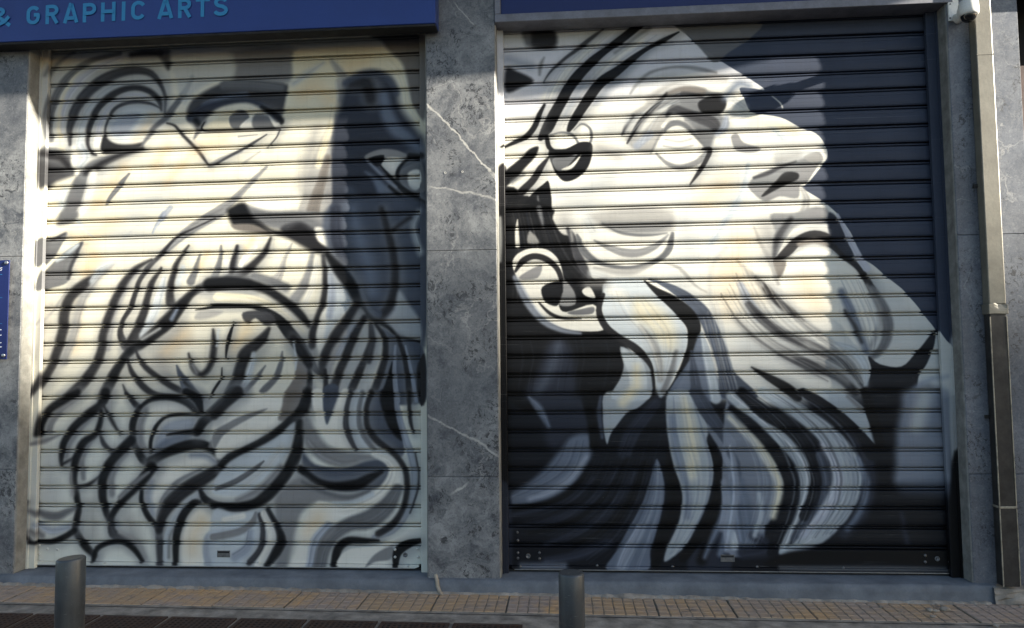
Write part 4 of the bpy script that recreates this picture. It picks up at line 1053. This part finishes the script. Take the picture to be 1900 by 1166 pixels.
# slat section from the top: rolled bead, groove, broad curved face with a faint swage line, overhanging lip
SEC = [(.020, .0050), (-.0045, .0045), (-.0075, .0015), (-.0075, -.0015), (-.0045, -.0045), (.0200, -.0050), (.0200, -.0110), (-.0090, -.0112), (-.0112, -.0150), (-.0128, -.0330), (-.0121, -.0340), (-.0148, -.0560),
       (-.0152, -.0740), (-.0140, -.0880), (-.0105, -.0960), (-.0080, -.0968), (.0200, -.0972), (.0200, -.1072)]
bolt_bm = bmesh.new(); lathe(bolt_bm, [(.0085, 0), (.0085, -.0015), (.007, -.0045), (.004, -.006)], 10, 'y'); bolt_me = [bm_done(bolt_bm, 'bolt', True)]; bolt_me.append(bolt_me[0].copy())
def shutter(label, text, base, xa, xb, gl, gr, bolts, slot, ring_px, clean):
    X0, X1, Z0, Z1 = xa-.06, xb+.06, -.02, 3.42
    mt = shutter_mat('mural_paint', make_image('mural', text, base, X0, X1, Z0, Z1))
    S = tag(empty('roller_shutter', ((xa+xb)/2, 0, 0)), label, 'shutter', 'roller shutters')
    for k in range(-2, 28):
        zc = ZG - PITCHZ*k + PITCHZ          # bead above this slat
        ja = random.uniform(-.0015, .0015); sk = random.uniform(-.0009, .0009); V = []
        nseg = 24; dents = [(random.uniform(xa, xb), random.uniform(.05, .22), random.uniform(-.001, .0045)) for _ in range(random.choice((0, 1, 1, 2)))]
        for i in range(nseg+1):
            x = xa - .03 + (xb - xa + .06)*i/nseg; dy = .0018*math.sin(3*x + k*1.7) + ja + .0007*math.sin(11*x + k*2.3) + sum(a_*math.exp(-((x-c_)/w_)**2) for c_, w_, a_ in dents); dz = sk*(x-(xa+xb)/2) + .0013*math.sin(2.2*x + k*.6) + .0005*math.sin(7*x + k*2.9)
            for (y, z) in SEC: V.append((x, y+dy, zc+z+dz))
        n = len(SEC); F = [(i*n+j, i*n+j+1, (i+1)*n+j+1, (i+1)*n+j) for i in range(nseg) for j in range(n-1)]
        me = mesh('slat', V, F); uvmap(me, X0, X1, Z0, Z1); link('slat', me, mt, S)
    # bottom bar: flat plate plus a projecting angle with clipped corners
    zt = ZG - PITCHZ*27
    bs = [(y, zt+z) for y, z in SEC[:8]] + [(-.0130, zt-.014), (-.0130, .036), (.010, .036)]; n = len(bs)
    me = mesh('bottom_bar', [(x, y, z) for x in (xa-.02, xb+.02) for y, z in bs], [(j, j+1, n+j+1, n+j) for j in range(n-1)]); uvmap(me, X0, X1, Z0, Z1)
    bar = link('bottom_bar', me, mt, S)
    bm = bmesh.new(); c = .03
    pts = [(xa+.004, .034), (xb-.004, .034), (xb-.004, .022), (xb-.004-c, .012), (xa+.004+c, .012), (xa+.004, .022)]
    for y in (-.026, .008): [bm.verts.new((x, y, z)) for x, z in pts]
    bm.verts.ensure_lookup_table(); v = bm.verts; bm.faces.new(v[0:6]); bm.faces.new(v[6:12][::-1])
    for i in range(6): j = (i+1) % 6; bm.faces.new((v[i], v[6+i], v[6+j], v[j]))
    me = bm_done(bm, 'bottom_angle'); uvmap(me, X0, X1, Z0, Z1); link('bottom_angle', me, mt, S)
    bm = bmesh.new(); bx(bm, xa+.02, xb-.03, -.0285, -.0262, .012, .0165); link('worn_edge', bm_done(bm, 'worn_edge'), M['steel'], S)
    bm = bmesh.new(); bx(bm, xa-.02, xb+.02, -.012, .03, -.0015, .0118); link('rubber_seal', bm_done(bm, 'rubber_seal'), M['dark'], S)
    for (x, y) in bolts:
        p = at(x, y, -.014); o = bpy.data.objects.new('bolt', bolt_me[clean]); COL.objects.link(o); pinv(o, S); o.location = (p[0], -.0265 if p[2] < .033 else -.0128, p[2])
    p = at(slot[0], slot[1], -.014); bm = bmesh.new()                     # lift slot with a raised rim
    for (a, b, c_, d) in ((-.040, .040, .016, .020), (-.040, .040, -.020, -.016), (-.040, -.036, -.016, .016), (.036, .040, -.016, .016)): bx(bm, p[0]+a, p[0]+b, -.0165, -.012, p[2]+c_, p[2]+d)
    sl_ = link('lift_slot', bm_done(bm, 'lift_slot'), M['lead'], S)
    bm = bmesh.new(); bx(bm, p[0]-.036, p[0]+.036, -.0138, -.0125, p[2]-.016, p[2]+.004); link('slot_opening', bm_done(bm, 'slot_opening'), M['lead'], sl_)
    bm = bmesh.new(); bx(bm, p[0]-.036, p[0]+.036, -.0142, -.0128, p[2]+.004, p[2]+.016); link('slot_shadow_gap', bm_done(bm, 'slot_shadow_gap'), M['dark'], sl_)
    for (x, y) in ring_px:
        p = at(x, y, -.014); bm = bmesh.new(); lathe(bm, [(.014, -.0125), (.014, -.017), (.0115, -.018), (.0085, -.0165), (.0085, -.0135)], 16, 'y', (p[0], 0, p[2]))
        link('lock_cylinder', bm_done(bm, 'lock_cylinder', True), M['lead'], S)
    # guide rails (U-channels), oversprayed with the mural
    for (a, b, inner) in ((gl[0], gl[1], 1), (gr[0], gr[1], -1)):
        bm = bmesh.new(); bx(bm, a, b, -.050, -.0225, -.003, 3.34, .002, 1)
        xi = b if inner > 0 else a; xo = a if inner > 0 else b
        bx(bm, min(xo, xo+inner*.012), max(xo, xo+inner*.012), -.058, -.0495, -.003, 3.34)
        me = bm_done(bm, 'guide_rail'); uvmap(me, X0, X1, Z0, Z1); link('guide_rail', me, mt, S)
    return S
def g(x0, x1, y=500): return (at(x0, y, -.05)[0], at(x1, y, -.05)[0])
bolt_me[0].materials.append(M['lead']); bolt_me[1].materials.append(M['rivet_light'])
xg = at(79, 490, -.05)[0]
shutter('cream shutter painted with a frowning bearded face and huge nose, left bay', MURAL_LEFT, (218,213,195), -3.331, -.884,
        (XL+.006, xg), (at(779.5, 500, -.05)[0], XA-.006),
        [(73,1012),(88,1019),(72,1028),(106,1020),(75,1040),(197,1043),(478,1044),(733,1020),(733,1034),(775,1019),(776,1034),(758,1049)], (415,1028), [(752,1030)], True)
shutter('dark shutter painted with a bearded head looking up in profile, right bay', MURAL_RIGHT, PAL['bgd'], -.333, 2.199,
        (XB+.006, at(938, 500, -.05)[0]), (at(1739, 500, -.05)[0], XR-.006),
        [(960,988),(961,1003),(961,1026),(961,1036),(1001,1026),(1001,1037),(966,1050),(1108,1050),(1248,1052),(1405,1052),(1565,1054),(1717,1031),(1717,1043),(1762,1031),(1762,1043)], (1350,1036), [(980,1032),(1739,1037)], False)

# ---------------------------------------------------------------- signboards
SB = tag(empty('signboard', (-2.0, -REC, 3.25)), 'navy blue signboard with lighter blue lettering over the left shutter', 'sign', 'shop signs')
SY = -.265
pb0, pb1 = at(0, 77.5, SY), at(806, 44, SY); zsb = (pb0[2]+pb1[2])/2; xse = at(808, 20, SY)[0]
box('panel', -5.2, xse, SY, SY+.115, zsb, 4.2, M['navy'], SB, .003, 1)
bm = bmesh.new(); bx(bm, -5.2, xse-.004, SY+.006, SY+.10, zsb-.014, zsb-.001); link('bottom_trim', bm_done(bm, 'bottom_trim'), M['dark'], SB)
# sans-serif capitals drawn as heavy strokes (cap height 1, stroke weight .19)
def arc(cx, cy, rx, ry, a0, a1, n=10): return [(cx + rx*math.cos(math.radians(a0+(a1-a0)*i/n)), cy + ry*math.sin(math.radians(a0+(a1-a0)*i/n))) for i in range(n+1)]
T = .19; h = T/2
GLY = {
 'G': (.72, [arc(.36, .5+.14, .26, .26+h*0, 35, 180, 8)[::1] + [(.10, .36)] + arc(.36, .36, .26, .26, 180, 360, 10) + [(.62, .50), (.40, .50)]]),
 'R': (.72, [[(h, 0), (h, 1)], [(h, 1-h), (.36, 1-h)] + arc(.36, .70, .22, .205, 90, -90, 10) + [(h, .495)], [(.36, .47), (.62, 0)]]),
 'A': (.78, [[(.08, 0), (.36, 1)], [(.42, 1), (.70, 0)], [(.20, .24), (.58, .24)], [(.33, .93), (.45, .93)]]),
 'P': (.70, [[(h, 0), (h, 1)], [(h, 1-h), (.36, 1-h)] + arc(.36, .68, .23, .225, 90, -90, 10) + [(h, .455)]]),
 'H': (.76, [[(h, 0), (h, 1)], [(.66, 0), (.66, 1)], [(h, .5), (.66, .5)]]),
 'I': (.30, [[(.15, 0), (.15, 1)]]),
 'C': (.70, [arc(.36, .64, .26, .265, 25, 180, 8) + arc(.36, .36, .26, .265, 180, 335, 8)]),
 'T': (.68, [[(.0, 1-h), (.68, 1-h)], [(.34, 0), (.34, 1-h)]]),
 'S': (.70, [arc(.35, .725, .235, .185, 20, 180, 8) + arc(.35, .725, .235, .20, 180, 250, 4) + [(.45, .49)] + arc(.35, .285, .255, .20, 60, -10, 6) + arc(.35, .28, .255, .19, -10, -165, 8)]),
 '&': (.80, [[(.72, .02), (.20, .66)] + arc(.34, .76, .16, .15, 200, -20, 10) + [(.44, .62), (.20, .46)] + arc(.33, .28, .23, .19, 135, 290, 8) + [(.56, .22), (.70, .48)]]),
}
def stroke_letter(bm, path, wd, ox, oz, s, y0, y1):
    """flat vinyl letter: one quad per straight run, discs at the bends, each a hair above the one before"""
    n = len(path); k = 0
    for i in range(n-1):
        a, b = Vector(path[i]), Vector(path[i+1])
        if (b-a).length < 1e-6: continue
        t = (b-a).normalized(); nn = Vector((-t.y, t.x))*wd/2; y = y0 - k*.00012; k += 1
        bm.faces.new([bm.verts.new((ox+p.x*s, y, oz+p.y*s)) for p in (a+nn, b+nn, b-nn, a-nn)])
        if 0 < i:
            y = y0 - k*.00012; k += 1
            bm.faces.new([bm.verts.new((ox+(a.x+wd/2*math.cos(q*math.pi/6))*s, y, oz+(a.y+wd/2*math.sin(q*math.pi/6))*s)) for q in range(12)])
# left edge of each letter measured on the photograph (pixels), baseline running just above the trim
pa = at(50, 47, SY); pc = at(50, 12, SY); cap = pc[2]-pa[2]
for ch, lx, rx, yb_, in (('&', -22, 23, 50), ('G', 49, 75, 47), ('R', 84, 111, 46), ('A', 117, 146, 44), ('P', 153, 180, 43), ('H', 187, 215, 42), ('I', 224, 234, 41), ('C', 243, 270, 40), ('A', 292, 322, 38), ('R', 330, 357, 36), ('T', 363, 389, 35), ('S', 396, 424, 33)):
    w_, paths = GLY[ch]; p0 = at(lx, yb_, SY); p1 = at(rx, yb_, SY); s = cap; xs_ = (p1[0]-p0[0])/(w_*s)
    bm = bmesh.new()
    for q, path in enumerate(paths): stroke_letter(bm, [(a*xs_, b) for a, b in path], T, p0[0], pa[2] + (0 if ch != '&' else 0), s, SY-.0012-q*.003, 0)
    link('letter', bm_done(bm, 'letter'), M['letter'], SB)
S2 = tag(empty('signboard', (1.0, -REC, 3.3)), 'plain navy signboard in a grey metal frame over the right shutter', 'sign', 'shop signs')
zf0 = at(918, 42, -REC-.012)[2]; zf1 = at(930, 25, -REC-.012)[2]
bm = bmesh.new(); bx(bm, XB+.001, XR+.03, -REC-.014, -.02, zf0, zf0+.050, .003, 1); link('frame_rail', bm_done(bm, 'frame_rail'), M['frame'], S2)
bm = bmesh.new(); bx(bm, XB+.001, XB+.038, -REC-.014, -.02, zf0+.0505, 4.1, .003, 1); link('frame_stile', bm_done(bm, 'frame_stile'), M['frame'], S2)
bm = bmesh.new(); bx(bm, XB+.039, XR+.03, -REC+.006, -.03, zf0+.051, 4.1); link('panel', bm_done(bm, 'panel'), M['navy2'], S2)
# ---------------------------------------------------------------- small plaque on the left pilaster
pq0, pq1 = at(18, 483, -.17), at(14, 667, -.17)
PLQ = tag(empty('wall_plaque', (pq0[0]-.12, -REC, pq1[2])), 'small navy plaque with chrome standoff caps on the left marble pier', 'plaque')
box('plate', pq0[0]-.26, pq0[0], -.172, -.166, pq1[2], pq0[2], M['navy2'], PLQ, .001, 1)
for (x, y) in ((12, 488), (6.5, 660)):
    p = at(x, y, -.174); bm = bmesh.new(); lathe(bm, [(.007, -REC), (.007, -.1725), (.012, -.1728), (.012, -.178), (.009, -.180)], 16, 'y', (p[0], 0, p[2])); link('standoff_cap', bm_done(bm, 'standoff_cap', True), M['steel'], PLQ)
    bm = bmesh.new(); lathe(bm, [(.007, -REC), (.007, -.1725), (.012, -.1728), (.012, -.178), (.009, -.180)], 16, 'y', (pq0[0]-.24, 0, p[2])); link('standoff_cap', bm_done(bm, 'standoff_cap', True), M['steel'], PLQ)
p = at(0.5, 503, -.1725); bm = bmesh.new(); stroke_letter(bm, GLY['S'][1][0], .15, p[0], p[2], .022, -.1729, -.1722); link('letter', bm_done(bm, 'letter'), M['ink'], PLQ)
for (y, w_, hh) in ((510, .03, .002), (553, .05, .0015), (601, .05, .0015), (613, .012, .006), (623, .014, .005), (637, .010, .005), (645, .012, .006)):
    p = at(4 if w_ > .02 else 2.5, y, -.1725); box('printed_line', p[0]-w_, p[0], -.1728, -.1722, p[2], p[2]+hh, M['ink'] if w_ < .02 else M['letter'], PLQ)
# ---------------------------------------------------------------- security camera
pc_ = at(1796, 18, -.26)
SCM = tag(empty('security_camera', (pc_[0], -REC, 3.1)), 'white dome security camera on a wall plate above the downpipe', 'camera')
q0, q1 = at(1757, 6, -REC), at(1775, 40, -REC)
box('wall_plate', q0[0], q1[0]+.01, -REC-.012, -REC, q1[2], q0[2]+.03, M['white'], SCM, .003, 2)
for yy in (8, 34):
    p = at(1763, yy, -REC-.012); bm = bmesh.new(); lathe(bm, [(.005, -REC-.011), (.005, -REC-.0135), (.003, -REC-.014)], 10, 'y', (p[0], 0, p[2])); link('screw', bm_done(bm, 'screw'), M['lead'], SCM)
cy_ = -REC - .135; pcc = at(1797, 20, cy_)
bm = bmesh.new(); tube(bm, [(q1[0]-.005, -REC-.01, pcc[2]+.01), (q1[0]+.012, -REC-.05, pcc[2]+.012), (pcc[0]-.02, cy_+.03, pcc[2]+.012)], [.030, .028, .026], 14); link('bracket_arm', bm_done(bm, 'bracket_arm', True), M['white'], SCM)
bm = bmesh.new(); lathe(bm, [(.030, .062), (.044, .052), (.050, .036), (.052, .0), (.050, -.022), (.044, -.030)], 28, 'z', (pcc[0], cy_, pcc[2])); link('housing', bm_done(bm, 'housing', True), M['white'], SCM)
bm = bmesh.new(); lathe(bm, [(.041, -.026)] + [(.041*math.cos(a), -.028-.040*math.sin(a)) for a in np.linspace(.05, 1.5, 8)], 24, 'z', (pcc[0], cy_, pcc[2])); link('dome', bm_done(bm, 'dome', True), M['blackglass'], SCM)
bm = bmesh.new(); tube(bm, [(pcc[0]+.006, cy_, pcc[2]+.055), (pcc[0]+.006, cy_, pcc[2]+.082)], .018, 14); link('drop_pole', bm_done(bm, 'drop_pole', True), M['white'], SCM)
# ---------------------------------------------------------------- square downpipe
DX0, DX1, DY0, DY1 = at(1817, 200, -.216)[0], at(1848.5, 200, -.216)[0], -.216, -.152
DP = tag(empty('downpipe', ((DX0+DX1)/2, -.2, gz(2.37)+.1)), 'square metal downpipe, beige above, darkened below to carry its shade, right of the shutters', 'downpipe')
zc1, zc2, zc3 = at(1830, 101, DY0)[2], at(1847, 568, DY0)[2], at(1868, 942, DY0)[2]
zbp = .0
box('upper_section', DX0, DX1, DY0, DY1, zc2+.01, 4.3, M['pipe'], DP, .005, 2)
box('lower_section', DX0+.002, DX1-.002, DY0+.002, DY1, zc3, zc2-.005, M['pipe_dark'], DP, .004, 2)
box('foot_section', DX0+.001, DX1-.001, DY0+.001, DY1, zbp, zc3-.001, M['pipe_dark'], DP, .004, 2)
for (x, nm) in ((DX0+.002, 0), (DX1-.002, 1)):
    for (z0, z1) in ((zbp, zc3-.008), (zc3+.008, zc2-.06)):
        box('seam_edge', x-.0022, x+.0022, DY0-.0012, DY0+.006, z0, z1, M['edge'], DP)
box('joint_collar', DX0-.001, DX1+.001, DY0-.0015, DY1, zc3-.006, zc3+.006, M['edge'], DP, .0015, 1)
box('joint_collar', DX0-.001, DX1+.001, DY0-.0015, DY1, zc1-.004, zc1+.004, M['pipe'], DP, .0015, 1)
bm = bmesh.new(); bx(bm, DX0-.006, DX1+.006, DY0-.006, DY1+.002, zc2-.045, zc2+.012, .003, 2)      # dented sleeve
bmesh.ops.subdivide_edges(bm, edges=bm.edges[:], cuts=3, use_grid_fill=True)
for v in bm.verts:
    if v.co.y < DY0+.004: v.co.y += .010*math.exp(-((v.co.x-DX0-.055)**2/.0006 + (v.co.z-zc2-.006)**2/.0003)); v.co.z += .006*math.sin((v.co.x-DX0)*60)*(1 if v.co.z > zc2 else .2)
link('dented_sleeve', bm_done(bm, 'dented_sleeve'), M['pipe'], DP)
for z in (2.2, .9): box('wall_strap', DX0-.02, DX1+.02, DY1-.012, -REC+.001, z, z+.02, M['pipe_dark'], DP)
# loose cable end by the middle pier
cpts = [at(808, 1066, -.172), at(811, 1078, -.186), at(812, 1088, -.192), at(816, 1098, -.200), at(822, 1106, -.214)]
bm = bmesh.new(); tube(bm, [tuple(p) for p in cpts], [.010, .011, .011, .010, .008], 10)
tag(link('cable_stub', bm_done(bm, 'cable_stub', True), M['cable']), 'short beige cable stub coming out at the foot of the middle pier', 'cable')
# ---------------------------------------------------------------- bollards on the pavement
def bollard(px0, px1, ptop, label, tilt):
    dia = .104; xm = (px0+px1)/2
    d = ray(xm, ptop); wpx = px1-px0; depth = FPX*dia/wpx            # distance along the view axis from the apparent width
    p = CAM + d*(depth/float(d @ FV)); r = dia/2
    e = tag(empty('bollard', (p[0], p[1], gz(p[0]))), label, 'bollard', 'grey steel bollards')
    zt = p[2]; n = 32; bm = bmesh.new(); zb_ = gz(p[0]) - .01
    prof = [(r, zb_), (r, zt-.008), (r-.002, zt-.003), (r-.006, zt)]
    rings = []
    for rr, z in prof: rings.append([bm.verts.new((p[0]+rr*math.cos(2*math.pi*i/n), p[1]+rr*math.sin(2*math.pi*i/n), z + (tilt*math.cos(2*math.pi*i/n)*rr if z > zt-.01 else 0))) for i in range(n)])
    for a, b in zip(rings[:-1], rings[1:]):
        for i in range(n): bm.faces.new((a[i], a[(i+1) % n], b[(i+1) % n], b[i]))
    bm.faces.new(rings[0][::-1]); me = bm_done(bm, 'post', True); link('post', me, M['bollard'], e)
    bm = bmesh.new(); rg = [[bm.verts.new((p[0]+q*math.cos(2*math.pi*i/n), p[1]+q*math.sin(2*math.pi*i/n), zt - dz + tilt*math.cos(2*math.pi*i/n)*q)) for i in range(n)] for q, dz in ((r-.0055, .0002), (r*.55, -.0006))]
    for i in range(n): bm.faces.new((rg[0][i], rg[0][(i+1) % n], rg[1][(i+1) % n], rg[1][i]))
    bm.faces.new(rg[1]); link('cap', bm_done(bm, 'cap'), M['bollard'], e)
    bm = bmesh.new(); lathe(bm, [(r+.028, zb_+.004), (r+.028, zb_+.014), (r+.002, zb_+.020)], 24, 'z', (p[0], p[1], 0)); link('base_ring', bm_done(bm, 'base_ring'), M['bollard'], e)
    return p
bp = bollard(107.5, 156.5, 1035, 'round grey steel bollard in front of the left shutter', .06)
bollard(1036, 1084, 1062, 'round grey steel bollard in front of the right shutter', .0)
# ---------------------------------------------------------------- row of drain gratings
gw, gd = .352, .30
gm = bmesh.new()
bx(gm, -gw/2, gw/2, gd/2-.022, gd/2, -.02, 0, .002, 1); bx(gm, -gw/2, gw/2, -gd/2, -gd/2+.022, -.02, 0, .002, 1)
bx(gm, -gw/2, -gw/2+.02, -gd/2+.0225, gd/2-.0225, -.02, -.0005); bx(gm, gw/2-.02, gw/2, -gd/2+.0225, gd/2-.0225, -.02, -.0005)
fr_me = bm_done(gm, 'grating_frame'); fr_me.materials.append(M['grate'])
gm = bmesh.new()
for i in range(11): x = -gw/2+.02 + (gw-.04)*(i+.5)/11; bx(gm, x-.006, x+.006, -gd/2+.022, gd/2-.022, -.016, -.002)
for j in range(9): y = -gd/2+.022 + (gd-.044)*(j+.5)/9; bx(gm, -gw/2+.02, gw/2-.02, y-.006, y+.006, -.017, -.0028)
bar_me = bm_done(gm, 'grating_bars'); bar_me.materials.append(M['grate'])
pit_me = mesh('grating_pit', [(-gw/2+.01, -gd/2+.01, -.0045), (gw/2-.01, -gd/2+.01, -.0045), (gw/2-.01, gd/2-.01, -.0045), (-gw/2+.01, gd/2-.01, -.0045)], [(0, 1, 2, 3)]); pit_me.materials.append(M['dark'])
gy0 = atz(500, 1149, gz(-1.4))[1]; xg0 = atz(441, 1152, gz(-1.4))[0]
ords = ['leftmost', 'second', 'third', 'fourth', 'fifth', 'sixth', 'seventh', 'eighth']
for i in range(8):
    x = xg0 + gw/2 + .004 + (i-4)*.372
    e = tag(empty('drain_grating', (x, gy0 - gd/2, gz(x) + .002)), ('%s rusty drain grating from the left edge of the pavement' % ords[i]) if i else 'leftmost rusty drain grating, at the left edge of the pavement', 'grating', 'drain gratings along the pavement')
    e.rotation_euler = (0, TILT, 0)
    for nm, me in (('frame', fr_me), ('bars', bar_me), ('pit', pit_me)):
        o = bpy.data.objects.new(nm, me); COL.objects.link(o); o.parent = e
# crumbs of mortar and stone lying along the step and by the footing
bm = bmesh.new()
for i in range(150):
    if i < 95: x, y = random.uniform(-3.6, 2.3), -.20 - abs(random.gauss(0, .05))
    else: x, y = random.uniform(1.5, 2.7), -.22 - abs(random.gauss(0, .13))
    r = random.uniform(.002, .006) if i < 140 else random.uniform(.010, .022)
    res = bmesh.ops.create_icosphere(bm, subdivisions=1, radius=r)
    s3 = Vector((random.uniform(.7, 1.6), random.uniform(.6, 1.2), random.uniform(.35, .7)))
    for v in res['verts']: v.co = Vector((v.co.x*s3.x*random.uniform(.8, 1.2) + x, v.co.y*s3.y*random.uniform(.8, 1.2) + y, v.co.z*s3.z + gz(x) + r*s3.z*.6))
tag(link('rubble', bm_done(bm, 'rubble'), M['concrete']), 'pale crumbs of mortar scattered along the foot of the step', 'rubble', kind='stuff')
# ---------------------------------------------------------------- houses across the street (unseen), roof heights set to cut off the low sun
def house(x0, x1, y, zt, label, depth=11.0):
    e = tag(empty('apartment_house', ((x0+x1)/2, y, gz(0))), label, 'building', 'houses across the street')
    wl = box('wall', x0, x1, y-depth, y, -1.2, zt, M['stucco'], e)
    fl = int(zt/3.1); n = max(2, int((x1-x0)/3.2))
    win = bmesh.new(); bx(win, -.6, .6, -.05, .03, 0, 1.5); wm = bm_done(win, 'window'); wm.materials.append(M['rail'])
    pn = bmesh.new(); bx(pn, -.54, .54, .031, .045, .06, 1.44); pm_ = bm_done(pn, 'pane'); pm_.materials.append(M['glass'])
    for f in range(fl):
        for i in range(n):
            xx = x0 + (x1-x0)*(i+.5)/n
            a = bpy.data.objects.new('window', wm); COL.objects.link(a); pinv(a, e); a.location = (xx, y, .6+f*3.05)
            b = bpy.data.objects.new('pane', pm_); COL.objects.link(b); b.parent = a
    return e
k14 = 14.0/abs(SUN.y); zl = at(1300, 622, 0)[2]; zl2 = at(400, 705, 0)[2]
house(-1.1 + SUN.x*k14, 18 + SUN.x*k14, -14.0, zl + SUN.z*k14, 'pale stucco apartment house across the street, unseen, roof height set to cut off the low sun')
house(-14 + SUN.x*k14, -1.15 + SUN.x*k14, -14.0, zl2 + SUN.z*k14, 'slightly lower stucco apartment house across the street, unseen, roof height set to cut off the low sun')
roof_block_x = -.6 + SUN.x*(k14)
tw = [o for o in COL.objects if o.name == 'apartment_house'][0]
box('added_roof_block', roof_block_x-.55, roof_block_x+.30, -17.0, -14.05, 15.0, zl + SUN.z*k14 + .45, M['stucco'], tw)  # unseen block added on the roof to shade the middle pilaster
